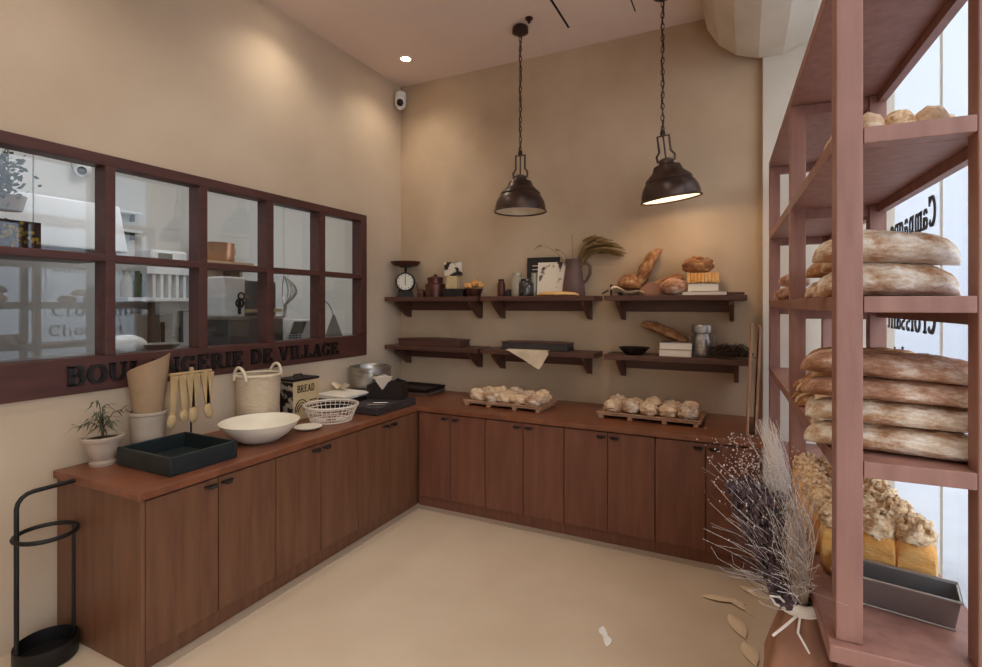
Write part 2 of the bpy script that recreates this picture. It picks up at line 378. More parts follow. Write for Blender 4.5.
# ------------------------------------------------------------------ cabinets and worktop
def handle(parent, x, y, z, axis, flip):
    m = MB()
    if axis == 'x':   # door faces +x
        m.box(x, x+.012, y-.03, y+.03, z-.004, z+.008); m.prism([(x+.012, y+.028*flip, z+.008), (x+.012, y-.03*flip, z+.006), (x+.03, y-.012*flip, z-.002), (x+.03, y+.02*flip, z-.002)], (0,0,-.006))
    else:
        m.box(x-.03, x+.03, y-.012, y, z-.004, z+.008); m.prism([(x-.028*flip, y-.012, z+.008), (x+.03*flip, y-.012, z+.006), (x+.012*flip, y-.03, z-.002), (x-.02*flip, y-.03, z-.002)], (0,0,-.006))
    m.build('handle', 'darktin', parent)
ZT, ZD0, ZD1 = .80, .085, .752
lab = ['two-door brown base cabinet with exposed end panel, under the dark green crate', 'two-door brown base cabinet on the kitchen window side, under the white bowl', 'brown base cabinet running into the inside corner of the counter']
ys = [(1.36, 2.064), (2.064, 2.752), (2.752, 3.44)]
for i, (a, b) in enumerate(ys):
    t = thing('base_cabinet', lab[i], 'cabinet', (XL, a, 0), group='base cabinets on the kitchen window side')
    w = b-a
    m = MB().box(.005, .682, .001 if i else .0, (w-.001) if i < 2 else YB-a-.003, 0, .762)
    m.build('body', 'wood', t)
    if i == 0: MB().box(.005, .70, -.018, -.0005, 0, .762).build('end_panel', 'wood', t, bevel=.002)
    for k in (0, 1):
        d = MB().box(.6825, .70, k*w/2+.003, (k+1)*w/2-.003, ZD0, ZD1).build('door', 'wood', t, bevel=.002)
        handle(d, .70, w/2-.045 if k == 0 else w/2+.045, .722, 'x', 1 if k == 0 else -1)
lab = ['brown two-door base cabinet at the inside corner of the back counter', 'brown two-door base cabinet below the left bun tray', 'brown two-door base cabinet below the gap and left end of the right bun tray', 'brown two-door base cabinet at the right end, beside the dried bouquet']
xs = [-2.36, -1.75, -1.131, -.517, .09]
for i in range(4):
    a, b = xs[i], xs[i+1]; w = b-a
    t = thing('base_cabinet', lab[i], 'cabinet', (a, YB, 0), group='base cabinets along the back wall')
    MB().box(.002, w-.001, -.722, -.005, 0, .762).build('body', 'wood2', t)
    for k in (0, 1):
        d = MB().box(k*w/2+(.02 if (i == 0 and k == 0) else .003), (k+1)*w/2-.003, -.74, -.7225, ZD0, ZD1).build('door', 'wood2', t, bevel=.002)
        handle(d, w/2-.045 if k == 0 else w/2+.045, -.74, .722, 'y', 1 if k == 0 else -1)
wt = MB().prism([(XL+.003, 1.325, .763), (-2.345, 1.325, .763), (-2.345, 3.445, .763), (.105, 3.445, .763), (.105, YB-.003, .763), (XL+.003, YB-.003, .763)], (0, 0, .037)).build('worktop', 'top', bevel=.004)
tag(wt, 'long L-shaped brown wooden worktop over the base cabinets', 'worktop')

# ------------------------------------------------------------------ wall shelves
def shelf(x0, x1, ztop, label, zz=.04):
    t = thing('wall_shelf', label, 'shelf', (x0, YB, ztop), group='bracketed shelves on the back wall')
    w = x1-x0
    MB().box(0, w, -.28, -.002, -.04, 0).build('plank', 'shelf', t, bevel=.004)
    MB().box(.1, w-.1, -.028, -.002, -.125, -.0405).build('apron', 'shelf', t, bevel=.002)
    for bx in (.085, w-.115):
        MB().prism([(bx, -.002, -.0405), (bx, -.25, -.0405), (bx, -.235, -.07), (bx, -.06, -.185), (bx, -.002, -.195)], (.03, 0, 0)).build('bracket', 'shelf', t, bevel=.002)
    return t
ZU, ZL = 1.685, 1.235
SX = [(-3.045, -2.06), (-2.03, -1.04), (-.965, .02)]
nm = ['left', 'middle', 'right']
what = [['upper left dark wooden shelf, carrying the kitchen scale', 'upper middle dark wooden shelf, carrying the jug of wheat', 'upper right dark wooden shelf, carrying loaves and books'],
        ['lower left dark wooden shelf under the scale, holding a flat dark box', 'lower middle dark wooden shelf, with a cloth hanging over its edge', 'lower right dark wooden shelf, carrying the steel milk can']]
for r, z in ((0, ZU), (1, ZL)):
    for i in range(3): shelf(SX[i][0], SX[i][1]+(.03 if (r and i == 2) else 0), z, what[r][i])

# ------------------------------------------------------------------ bread rack by the window
RX, RY, RROT = .2477, 1.6592, math.radians(1.912)
rack = thing('bread_rack', 'tall pinkish-brown wooden bread rack standing along the shop window', 'rack', (RX, RY, 0), RROT)
RM = Matrix.Translation((RX, RY, 0)) @ Matrix.Rotation(RROT, 4, 'Z')
RW, RL = .29, 2.13
PB = [0, 1.015, RL]
for a in (0, RW):
    for b in PB: MB().box(a-.03, a+.03, b-.03, b+.03, .731, 2.498).build('post', 'rack', rack, bevel=.003)
RZ = [1.21, 1.64, 2.08, 2.54]
for z in RZ:
    m = MB()
    if z > 2.5: m.box(-.03, RW+.03, -.03, RL+.03, z-.04, z)
    else:       # the boards are notched round the posts
        for b0, b1 in ((.031, PB[1]-.031), (PB[1]+.031, RL-.031)): m.box(-.028, RW+.028, b0, b1, z-.042, z)
        for b in PB: m.box(.031, RW-.031, b-.0305, b+.0305, z-.042, z)
    m.build('shelf_board', 'rack', rack, bevel=.002)
    for b in PB: MB().box(.031, RW-.031, b-.02, b+.02, z-.085, z-.0425).build('cross_rail', 'rack', rack) if b > 0 else None
    m = MB()
    for b0, b1 in ((.031, PB[1]-.031), (PB[1]+.031, RL-.031)): m.box(RW, RW+.028, b0, b1, z-.075, z-.0425)
    m.build('edge_rail', 'rack', rack)
MB().box(-.05, RW+.06, -.06, RL+.05, .685, .73).build('bench_top', 'rack', rack, bevel=.004)
MB().box(.10, RW+.04, -.02, RL+.03, 0, .6845).build('plinth', 'rack', rack, bevel=.003)
# ------------------------------------------------------------------ loaves
def loaf_mb(L, W, Hh, seed=0, p=2.6, nu=56, nv=32, slash=0, amp=.07, bend=0):
    m = MB(); rows = []
    for i in range(nu+1):
        t = -1+2*i/nu; t = max(-.995, min(.995, t))
        f = (1-abs(t)**p)**.55
        row = []
        for k in range(nv):
            a = 2*PI*k/nv
            y, z = math.cos(a)*W/2*f, math.sin(a)
            z = (z*.62+.38 if z > 0 else .38+z*.38)*Hh*(f**.7) if True else z
            q = 1+amp*noise.noise(Vector((t*3+seed*5.1, math.cos(a)*1.4+seed, math.sin(a)*1.4)))+.5*amp*noise.noise(Vector((t*9+seed*2.3, math.cos(a)*4, math.sin(a)*4+seed)))
            q += .022*noise.noise(Vector((t*24+seed*1.3, math.cos(a)*9, math.sin(a)*9+seed)))
            if slash and z > .6*Hh*f:
                s_ = math.sin(t*PI*slash+y/W*3)
                q -= .16*max(0, s_-.6)
            row.append(m.bm.verts.new((t*L/2, y*q+bend*(1-t*t), z*q)))
        rows.append(row)
    for A, B in zip(rows, rows[1:]):
        for k in range(nv): m.bm.faces.new((A[k], A[(k+1)%nv], B[(k+1)%nv], B[k]))
    m.bm.faces.new(rows[0][::-1]); m.bm.faces.new(rows[-1])
    z0 = min(v.co.z for v in m.bm.verts)
    for v in m.bm.verts: v.co.z -= z0
    return m
def rloc(a, b, z): return RM @ Vector((a, b, z))
def rloaf(name, label, cat, a, b, z, L, W, Hh, seed, mt, rot=0, group=None, tilt=0, **kw):
    o = loaf_mb(L, W, Hh, seed, **kw).build(name, mt, smooth=True)
    place(o, rloc(a, b, z), rot=(0, tilt, RROT+rot)); return tag(o, label, cat, group)

# top row of round rolls on the second board from above
k = 0
for bi, b in enumerate((.10, .20, .30)):
    for ai, a in enumerate((.02, .10, .18, .265)):
        if ai == 0 and bi == 0: a = .070
        if bi == 0 and ai == 1: a = .138
        if bi == 0 and ai == 2: a = .207
        if bi == 0 and ai == 3: continue
        if bi and ai == 0: a = .03
        o = MB().ball((0,0,.030), .039, .039, .043, 20, 12, .10, 2.2, seed=k, flat=.7).build('bread_roll', ['bun', 'crumble', 'bun'][ai] if bi == 0 else 'bun', smooth=True)
        place(o, rloc(a, b, 2.08), rz=k)
        lb = (['smooth tan roll, leftmost of the front three near the rack top', 'crumb-topped roll in the middle of the front three near the rack top', 'tan roll, rightmost of the front three near the rack top'][ai] if bi == 0
              else 'tan roll in the %s row behind the front rolls, %s' % (['second', 'third'][bi-1], ['leftmost', 'second from left', 'second from right', 'rightmost'][ai]))
        tag(o, lb, 'bread', 'rolls near the rack top'); k += 1
# third board: floury country loaves, in stacked pairs
z3 = 1.64
rloaf('country_loaf', 'heavily floured white country loaf, lower of the nearest pair', 'bread', .115, .15, z3, .34, .15, .098, 1, 'flour', group='country loaves on the middle rack board', slash=2)
rloaf('country_loaf', 'tan floured country loaf lying on top of the white one', 'bread', .115, .16, z3+.094, .35, .16, .095, 2, 'flour', rot=.03, tilt=.05, group='country loaves on the middle rack board', slash=2)
for i, b in enumerate((.36, .55, .74)):
    rloaf('country_loaf', 'country loaf at the bottom of the %s pair back on the middle rack board' % ['second','third','fourth'][i], 'bread', .15, b, z3, .31, .15, .085, 11+i, ['crust','flour','bun'][i], rot=.1-.1*i, group='country loaves on the middle rack board')
    rloaf('country_loaf', 'country loaf on top of the %s pair back on the middle rack board' % ['second','third','fourth'][i], 'bread', .15, b+.01, z3+.083, .31, .15, .08, 21+i, ['flour','crust','crust'][i], rot=-.05+.1*i, group='country loaves on the middle rack board')
for i, (a, b, z) in enumerate(((.02, 1.30, 0), (.16, 1.32, 0), (.02, 1.5, 0), (.03, 1.40, .066))):
    rloaf('small_loaf', ['smooth pinkish small loaf at the rack side facing the wall shelves', 'small pale loaf beside the window, beyond the middle rack post', 'small pale loaf, farthest along the middle rack board', 'small pale loaf resting on two others beyond the middle post'][i], 'bread', a, b, z3+z, .15, .13, .068, 31+i, 'pink', rot=.3*i, group='small loaves beyond the middle rack post')
# fourth board: long loaves in layers
z4 = 1.21
mats4 = ['flour', 'flour', 'pink', 'pink']
words = ['bottom', 'second', 'third', 'top']
tone = ['grey-floured', 'white-floured', 'reddish-brown', 'cracked rosy-brown']
for l in range(4):
    rloaf('long_loaf', '%s long loaf, %s of the front stack of four' % (tone[l], words[l]), 'bread', [.135,.14,.135,.13][l], .12+.012*l, z4+[0,.072,.137,.198][l], .44, .165, [.074,.068,.064,.074][l], 41+l, mats4[l], rot=[-.17,-.15,-.16,-.2][l], tilt=[.0,.0,.01,.035][l], group='long loaves on the lower rack board', p=4.0, slash=3 if l == 3 else 0, amp=.09)
for j, b in enumerate((.36, .59)):
    for l in range(3):
        rloaf('long_loaf', '%s long loaf in the %s stack behind the front stack, %s' % (['knobbly','golden','cracked'][l], ['first','second','third'][j], ['at its bottom','in its middle','on its top'][l]), 'bread', .15+.012*((l+j) % 2), b+.01*l, z4+l*.083, .37, .17, .088, 60+j*5+l, ['flour','crust','rustic'][l] if j else ['flour','bun','crust'][l], rot=.06*(l-1), group='long loaves on the lower rack board', p=4, amp=.12)
for i in range(7):
    o = loaf_mb(.30, .06, .052, 90+i, amp=.1).build('baguette_end', ['crust','rustic','bun'][i % 3], smooth=True)
    place(o, rloc(.12, .735+.063*(i % 4)+.03*(i//4), z4+.052*(i//4)), rot=(0, 0, RROT+.08*(i % 3)))
    o.name = 'baguette'
    tag(o, ['brown baguette, nearest of the bottom row before the middle rack post', 'brown baguette, second in the bottom row before the middle rack post', 'pale baguette, third in the bottom row before the middle rack post', 'brown baguette, farthest of the bottom row before the middle rack post', 'brown baguette, nearest of the upper row before the middle rack post', 'pale baguette in the middle of the upper row before the middle rack post', 'brown baguette, farthest of the upper row before the middle rack post'][i], 'bread', 'baguettes on the lower rack board')
# bench: tin loaves with crumble tops and the empty tin
def tin_loaf(label, a, b, rot, seed, tops):
    t = thing('tin_loaf', label, 'bread', rloc(a, b, .73), RROT+rot, 'tin loaves on the rack bench')
    m = MB()
    for i in range(3):
        x = (i-1)*.098
        m.ball((x, 0, .074), .056, .06, .076, 20, 14, .04, 2, seed=seed+i, mx=None, flat=.97)
        for v in m.bm.verts[-(20*13+2):]:
            v.co.x = x+max(-.0505, min(.0505, (v.co.x-x)*1.35)); v.co.y = max(-.056, min(.056, v.co.y*1.35)); v.co.z = max(0, v.co.z if v.co.z > .08 else .074+(v.co.z-.074)*1.15)
    t.scale = (1, 1, 1.22)
    m.build('crust_body', 'golden', t, smooth=True)
    for i in range(3):
        x = (i-1)*.098
        m = MB().ball((x, 0, .145), .054, .06, .042, 26, 16, .30, 7, seed=seed+10+i)
        rng = random.Random(seed+i)
        for q in range(16):
            u, v = rng.uniform(-.042, .042), rng.uniform(-.045, .045)
            m.ball((x+u, v, .165+.022*(1-(u/.055)**2-(v/.06)**2)), rng.uniform(.007,.013), rng.uniform(.007,.013), rng.uniform(.006,.010), 6, 5, .3, 5, seed=q)
        m.build('crumble_topping', tops, t, smooth=True)
    return t
tin_loaf('golden three-part tin loaf with seeded crumble, right behind the empty baking tin', .145, .37, -.19, 3, 'crumble')
for i, b in enumerate((.52, .67, .82, .98)):
    tin_loaf('crumble-topped tin loaf, %s behind the golden one nearest the tin' % ['first','second','third','fourth'][i], .13, b, -.14+.02*i, 20+9*i, 'crumble')
tin = thing('baking_tin', 'empty long dark metal baking tin with bright rim on the rack bench', 'baking tin', rloc(.155, .225, .73), RROT-.23)
def tin_mb(L0, W0, L1, W1, Hh, th):
    m = MB(); rings = []
    for (l, w, z) in ((L0, W0, 0), (L1, W1, Hh), (L1-th, W1-th, Hh), (L0-th, W0-th, th)):
        rings.append([m.bm.verts.new((sx*l/2, sy*w/2, z)) for sx, sy in ((-1,-1),(1,-1),(1,1),(-1,1))])
    for A, B in zip(rings, rings[1:]):
        for k in range(4): m.bm.faces.new((A[k], A[(k+1)%4], B[(k+1)%4], B[k]))
    m.bm.faces.new(rings[0][::-1]); m.bm.faces.new(rings[-1]); return m
tin_mb(.265, .10, .29, .125, .085, .006).build('tin_body', 'pan', tin, bevel=.004)
P = [(-.148,-.065,.086),(.148,-.065,.086),(.148,.065,.086),(-.148,.065,.086)]
MB().tube(P, .004, 6, True).build('rolled_rim', 'panrim', tin)
P = [(-.134,-.051,.003),(.134,-.051,.003),(.134,.051,.003),(-.134,.051,.003)]
MB().tube(P, .003, 6, True).build('bottom_seam', 'panrim', tin)

# ------------------------------------------------------------------ trays of buns on the back counter
def bun_tray(x, y, rz, W, D, label, g):
    t = thing('bun_tray', label, 'tray', (x, y, ZT), rz, 'bun trays on the back counter')
    MB().box(-W/2, W/2, -D/2, D/2, .022, .034).build('tray_board', 'traywood', t, bevel=.003)
    m = MB(); P = [(-W/2,-D/2,.042),(W/2,-D/2,.042),(W/2,D/2,.042),(-W/2,D/2,.042)]
    m.tube(P, .006, 6, True).build('tray_rim', 'traywood', t)
    for fx in (-W/2+.03, -W/6, W/6, W/2-.03):
        MB().box(fx-.016, fx+.016, -D/2-.004, D/2, .0005, .0215).build('foot', 'traywood', t, bevel=.003)
    return t
def buns(x, y, rz, W, D, nx, ny, seed, side):
    rng = random.Random(seed); Rm = T(x, y, 0) @ R(rz, 'Z')
    rows = ['front', 'middle', 'back']; k = 0
    order = ['first', 'second', 'third', 'fourth', 'fifth', 'sixth']
    for j in range(ny):
        for i in range(nx):
            lx = -W/2+.03+(W-.06)*(i+.5)/nx; ly = -D/2+.025+(D-.05)*(j+.5)/ny
            rx, ry = (W-.06)/nx*.54, (D-.05)/ny*.53
            p = Rm @ Vector((lx, ly, ZT+.034))
            r = rng.uniform(.94, 1.0)
            hh = rng.uniform(.044, .058)
            m = MB().ball((0,0,hh*.8), rx*r, ry*r, hh, 22, 14, .30, 3.2, seed=seed+k, flat=.8)
            o = m.build('floury_bun', ['bun', 'flour', 'bun'][(i+j) % 3], smooth=True)
            place(o, p, rot=(rng.uniform(-.05,.05), rng.uniform(-.05,.05), rng.uniform(-.3,.3)))
            tag(o, 'floury bun on the %s tray, %s from left in the %s row' % (side, order[i], (['front','back'] if ny == 2 else rows)[j]), 'bread', 'buns on the %s tray' % side); k += 1
bun_tray(-1.70, 3.815, -.03, .68, .34, 'thin wooden tray on feet, left of the two bun trays on the back counter', 0)
buns(-1.70, 3.815, -.03, .68, .34, 5, 3, 5, 'left')
bun_tray(-.60, 3.85, -.03, .70, .36, 'thin wooden tray on feet, right of the two bun trays on the back counter', 0)
buns(-.60, 3.85, -.03, .70, .36, 5, 2, 9, 'right')
# ------------------------------------------------------------------ left counter
# potted plant
t = thing('potted_plant', 'small drooping dark-leaved plant in a grey clay urn beside the green crate', 'plant', (-2.95, 1.492, ZT))
MB().lathe([(0,0),(.056,0),(.059,.014),(.046,.026),(.056,.042),(.070,.08),(.073,.115),(.075,.122),(.09,.127),(.093,.142),(.087,.148),(.078,.14),(.072,.125),(0,.12)], 36).build('urn', 'clay', t, smooth=True)
MB().lathe([(0,.134),(.05,.136),(.076,.13)], 24).build('soil', 'soil', t, smooth=True)
rng = random.Random(3); m = MB(); lf = MB()
tops = []
for i in range(9):
    a = rng.uniform(0, 2*PI); l = rng.uniform(.05, .13); z1 = rng.uniform(.24, .34)
    P = [(0,0,.11),(.006*math.cos(a),.006*math.sin(a),.19),(l*.5*math.cos(a), l*.5*math.sin(a), z1-.02),(l*math.cos(a), l*math.sin(a), z1-.01+rng.uniform(-.03,.02))]
    m.tube(P, .0035, 5, r1=.0015)
    for q in range(9):
        u = .35+.65*q/9; k = min(2, int(u*3)); f = u*3-k
        p = Vector(P[k])*(1-f)+Vector(P[k+1])*f
        aa = a+rng.uniform(-1.3,1.3); ln = rng.uniform(.045,.085)
        d = Vector((math.cos(aa), math.sin(aa), rng.uniform(-.5,.35)))*ln
        sd = Vector((-math.sin(aa), math.cos(aa), 0))*.0055
        mid = p+d*.5+Vector((0,0,.008)); e = p+d-Vector((0,0,.012))
        if e.x+t.location.x < XL+.008: continue
        vs = [lf.bm.verts.new(v) for v in (p, mid+sd, e, mid-sd)]; lf.bm.faces.new(vs)
m.build('stems', 'stem', t); lf.build('foliage', 'leaf', t)
# ceramic crock with a sheet of kraft paper standing in it
t = thing('crock', 'tall pinkish-cream ceramic crock holding a sheet of kraft paper', 'pot', (-2.962, 1.725, ZT))
MB().lathe([(0,0),(.07,0),(.076,.02),(.082,.12),(.088,.205),(.09,.212),(.095,.216),(.095,.228),(.088,.23),(.084,.21),(.07,.03),(0,.02)], 36).build('crock_body', 'clay', t, smooth=True)
def sheet(u, v):
    a = math.radians(-165+215*u); r = .052+.050*v
    top = .50+.05*u-.10*(abs(u-.95)**1.2)
    return Vector((r*math.cos(a), r*math.sin(a), .03+v*(top-.03)))
o = MB().grid(sheet, 24, 8, .002).build('kraft_sheet', 'kraft', smooth=True)
place(o, (-2.958, 1.725, ZT+.0)); tag(o, 'curled kraft paper sheet standing in the cream crock', 'paper')
# wooden spoons hanging on a small stand
SPX, SPY = -2.865, 1.905
t = thing('spoon_stand', 'thin dark stand with a pale cross bar from which wooden spoons hang', 'stand', (SPX, SPY, ZT))
MB().lathe([(0,0),(.055,0),(.055,.008),(.01,.014),(0,.014)], 24).build('stand_base', 'black', t)
MB().tube([(0,0,.01),(0,0,.418)], .005, 8).build('post', 'black', t)
MB().box(-.010, .010, -.125, .125, .419, .432).box(-.008,.008,-.008,.012,.432,.455).build('cross_bar', 'spoon', t, bevel=.003)
lbl = ['first','second','third','fourth','fifth','sixth']
for i in range(6):
    y = -.108+.043*i; ln = [.22,.20,.215,.195,.21,.19][i]
    m = MB().prism([(0,-.021,.0),(0,.021,.0),(0,.016,-ln*.6),(0,.012,-ln-.01),(0,-.012,-ln-.01),(0,-.016,-ln*.6)], (.012,0,0))
    m.ball((.006, .0, -ln-.03), .014, .027, .038, 14, 10, .05, 2, seed=i)
    o = m.build('wooden_spoon', 'spoon', smooth=True)
    place(o, (SPX+.012, SPY+y, ZT+.418), rot=([-.06,.05,.09,-.1,.14,-.08][i], 0, 0))
    tag(o, 'pale wooden spoon hanging bowl down on the spoon stand, %s from the crock side' % lbl[i], 'spoon', 'hanging wooden spoons')
# dark green crate
CX0, CX1, CY0, CY1 = -2.862, -2.43, 1.512, 1.872
t = thing('crate', 'square dark green wooden crate with low sides on the front end of the counter', 'crate', ((CX0+CX1)/2, (CY0+CY1)/2, ZT))
hx, hy = (CX1-CX0)/2, (CY1-CY0)/2
MB().box(-hx+.015, hx-.015, -hy+.015, hy-.015, .001, .014).build('crate_floor', 'crate', t)
for (x0,x1,y0,y1) in ((-hx,hx,-hy,-hy+.0145),(-hx,hx,hy-.0145,hy),(-hx,-hx+.0145,-hy+.015,hy-.015),(hx-.0145,hx,-hy+.015,hy-.015)):
    MB().box(x0,x1,y0,y1,.001,.092).build('side', 'crate', t, bevel=.003)
# white oval bowl
o = MB().lathe([(0,0),(.10,0),(.12,.008),(.17,.04),(.215,.085),(.232,.112),(.236,.118),(.230,.121),(.222,.112),(.2,.082),(.15,.04),(.1,.02),(0,.016)], 48, sx=.95, sy=.97).build('serving_bowl', 'white', smooth=True)
place(o, (-2.615, 2.17, ZT)); tag(o, 'wide white ceramic bowl standing behind the green crate', 'bowl')
o = MB().lathe([(0,0),(.05,0),(.06,.006),(.088,.016),(.09,.02),(.086,.021),(.055,.010),(0,.008)], 36).build('saucer', 'white', smooth=True)
place(o, (-2.565, 2.50, ZT)); tag(o, 'small white saucer between the big white bowl and the wire basket', 'plate')
# woven tote
t = thing('tote_basket', 'tall cream woven tote with thick rope handles against the wall', 'basket', (-2.908, 2.40, ZT))
def tote(u, v):
    a = 2*PI*u; r = .130+.008*v+.004*noise.noise(Vector((math.cos(a)*2, math.sin(a)*2, v*5)))
    return Vector((r*math.cos(a), r*math.sin(a), .002+.345*v+.012*v*math.sin(2*a+1)))
MB().grid(tote, 48, 16, .006).lathe([(0,.003),(.129,.003)], 48).build('woven_body', 'tote', t, smooth=True)
MB().ring((0,0,.352), .1385, .009, seg=40, sides=8).build('rim_rope', 'rope', t, smooth=True)
for sgn in (-1, 1):
    P = [Vector((.02+.15*math.cos(a), sgn*.155+.05*math.cos(b)*sgn*0, 0)) for a, b in ()]
    P = [(.055*math.cos(PI*q/12)*1.0, sgn*(.138+.010*math.sin(PI*q/12)), .325+.085*math.sin(PI*q/12)) for q in range(13)]
    MB().tube(P, .010, 8).build('rope_handle', 'rope', t, smooth=True)
# bread tin
t = thing('bread_tin', 'cream square bread tin reading BREAD with a dark floral side, next to the tote', 'tin', (-2.895, 2.725, ZT))
MB().box(-.085, .085, -.12, .12, .001, .275).build('tin_body', 'cream', t, bevel=.004)
MB().box(-.083, .083, -.1235, -.1205, .006, .27).build('floral_side', 'floral', t)
MB().box(-.088, .088, -.126, .124, .2755, .292).build('lid', 'darktin', t, bevel=.003)
MB().tube([(0,-.04,.292),(0,-.035,.312),(0,.035,.312),(0,.04,.292)], .005, 6).build('lid_handle', 'darktin', t)
mx = Matrix(((0,0,1,.0855),(1,0,0,-.085),(0,1,0,.195),(0,0,0,1)))
lettering(MB(), 'BREAD', .05, mx, w=.22, depth=.001, sp=.03, fit=.165).build('tin_lettering', 'darktin', t)
m = MB()
for r in (.03,.045,.06): m.tube([(.0858, -.045+r*math.cos(PI*q/12), .06+r*1.4*math.sin(PI*q/12)) for q in range(13)], .0035, 5)
for q in range(4): m.box(.0855,.087,.03,.10,.06+.022*q,.068+.022*q)
m.build('printed_motif', 'darktin', t)
# wire basket
t = thing('wire_basket', 'round white wire basket standing near the counter edge', 'basket', (-2.615, 2.765, ZT))
m = MB(); m.ring((0,0,.112), .185, .007, seg=40).ring((0,0,.10), .183, .003, seg=40)
m.build('rim', 'wire', t, smooth=True)
m = MB(); m.ring((0,0,.005), .14, .004, seg=40).ring((0,0,.045), .157, .003, seg=40).ring((0,0,.08), .172, .003, seg=40)
for k in range(32):
    a = 2*PI*k/32; c_, s__ = math.cos(a), math.sin(a)
    m.tube([(.04*c_,.04*s__,.004),(.14*c_,.14*s__,.005),(.184*c_,.184*s__,.11)], .0022, 5)
m.ring((0,0,.004), .04, .003); m.build('wire_cage', 'wire', t)
# white boards stack behind the basket
o = MB().box(-.14,.14,-.14,.14,0,.085).build('storage_box', 'darktin', bevel=.004); place(o, (-2.885, 3.165, ZT+.001)); tag(o, 'dark low box under the white boards, between basket and round steel tub', 'box')
for i in range(2):
    o = MB().box(-.15,.15,-.155,.155,0,.014).build('white_board', 'paperw', bevel=.003); place(o, (-2.88+.015*i, 3.165, ZT+.0865+.0145*i), rz=.03-.07*i)
    tag(o, ['lower of two white boards on the dark box behind the wire basket', 'upper of two white boards, on top behind the wire basket'][i], 'board', 'white boards by the basket')
o = MB().grid(lambda u, v: Vector((-.06+.12*u, -.045+.09*v, .02+.04*abs(u-.5)*2+.012*math.sin(v*5))), 8, 6, .003).build('folded_napkin', 'linen', smooth=True)
place(o, (-2.96, 3.24, ZT+.11)); tag(o, 'small folded cream napkin on the white boards near the wall', 'napkin')
# steel tub
t = thing('steel_tub', 'round dull steel tub against the wall under the window corner', 'tub', (-2.88, 3.52, ZT))
MB().lathe([(0,.001),(.165,.001),(.168,.006),(.171,.28),(.166,.284),(.163,.278),(.160,.012),(0,.010)], 48).build('tub_body', 'steel', t, smooth=True)
MB().ring((0,0,.284), .172, .006, seg=48).build('rolled_rim', 'steel', t, smooth=True)
# slate sheets
for i in range(2):
    o = MB().box(-.15,.15,-.25,.25,0,.028).build('slate_sheet', 'slate', bevel=.003); place(o, (-2.555, 3.255, ZT+.001+.0285*i), rz=.02*i)
    tag(o, ['lower dark grey slate slab lying on the counter by the inner corner', 'upper dark grey slate slab with slim tools on it'][i], 'slab', 'slate slabs on the counter')
for i, (x, y, a) in enumerate(((-2.50, 3.17, .5), (-2.48, 3.10, .7))):
    o = MB().tube([(-.05-.02*i,0,.005),(.06,0,.005)], .004, 6, r1=.002).build('slim_knife', 'steel'); place(o, (x, y, ZT+.0585), rz=a)
    tag(o, ['slim steel scoring tool lying on the slate, the farther one', 'slim steel scoring tool lying on the slate, nearer the counter edge'][i], 'tool', 'scoring tools')
t = thing('bread_trough', 'small dark brown trough with a striped cloth over it on the slate', 'trough', (-2.60, 3.38, ZT+.059), .25)
m = MB(); m.prism([(-.15,-.07,0),(.15,-.07,0),(.14,-.07,.13),(.06,-.07,.155),(-.06,-.07,.12),(-.14,-.07,.11)], (0,.012,0)); m.prism([(-.15,.058,0),(.15,.058,0),(.14,.058,.13),(.06,.058,.155),(-.06,.058,.12),(-.14,.058,.11)], (0,.012,0))
m.box(-.15,-.14,-.0575,.0575,0,.11).box(.14,.15,-.0575,.0575,0,.13).box(-.139,.139,-.0575,.0575,0,.01)
m.build('trough_body', 'darktin', t)
def cl(u, v):
    x = -.10+.16*u; 
    if v < .55: return Vector((x+.02*(1-v), -.078-.004*math.sin(u*9), .03+.12*(1-abs(u-.45)*1.7*(1-v/.55)) *0+ (.158-.115*(1-abs(u-.45)*1.9)*(1-v/.55))))
    return Vector((x, -.078+.16*(v-.55)/.45, .158+.02*math.sin(u*6)))
o = MB().grid(cl, 14, 14, .003).build('striped_cloth', 'cloth', smooth=True); place(o, (-2.60, 3.38, ZT+.059), rz=.25); tag(o, 'white cloth with reddish stripes draped over the dark trough', 'cloth')
# baking trays in the corner
for i in range(2):
    mt = ['panrim', 'darktin'][i]
    o = tin_mb(.40, .30, .43, .33, .03, .006).build('baking_tray', mt, bevel=.003)
    place(o, (-2.72+.0*i, 3.98, ZT+.0015+.034*i), rz=-.06*i); tag(o, ['bright-edged flat baking tray in the counter corner, under the black one', 'black flat baking tray on top of the bright one in the counter corner'][i], 'tray', 'baking trays in the corner')
# leaning boards at the far right end of the back counter
for i, x in enumerate((.018, .066)):
    o = MB().box(-.007,.007,0,.40-.04*i,0,.69-.015*i).build('leaning_board', 'traywood', bevel=.003); place(o, (x, 3.56+.05*i, ZT+.0035), rot=(0, .04, .0))
    tag(o, ['pale thin board standing on edge at the end of the back counter, the left one', 'pale thin board standing on edge at the end of the back counter, nearer the rack'][i], 'board', 'boards on edge at the counter end')

# ------------------------------------------------------------------ things on the wall shelves
def put(o, x, z, label, cat, y=4.06, rz=0, group=None, rot=None, dz=.001):
    place(o, (x, y, z+dz), rz, rot); return tag(o, label, cat, group)
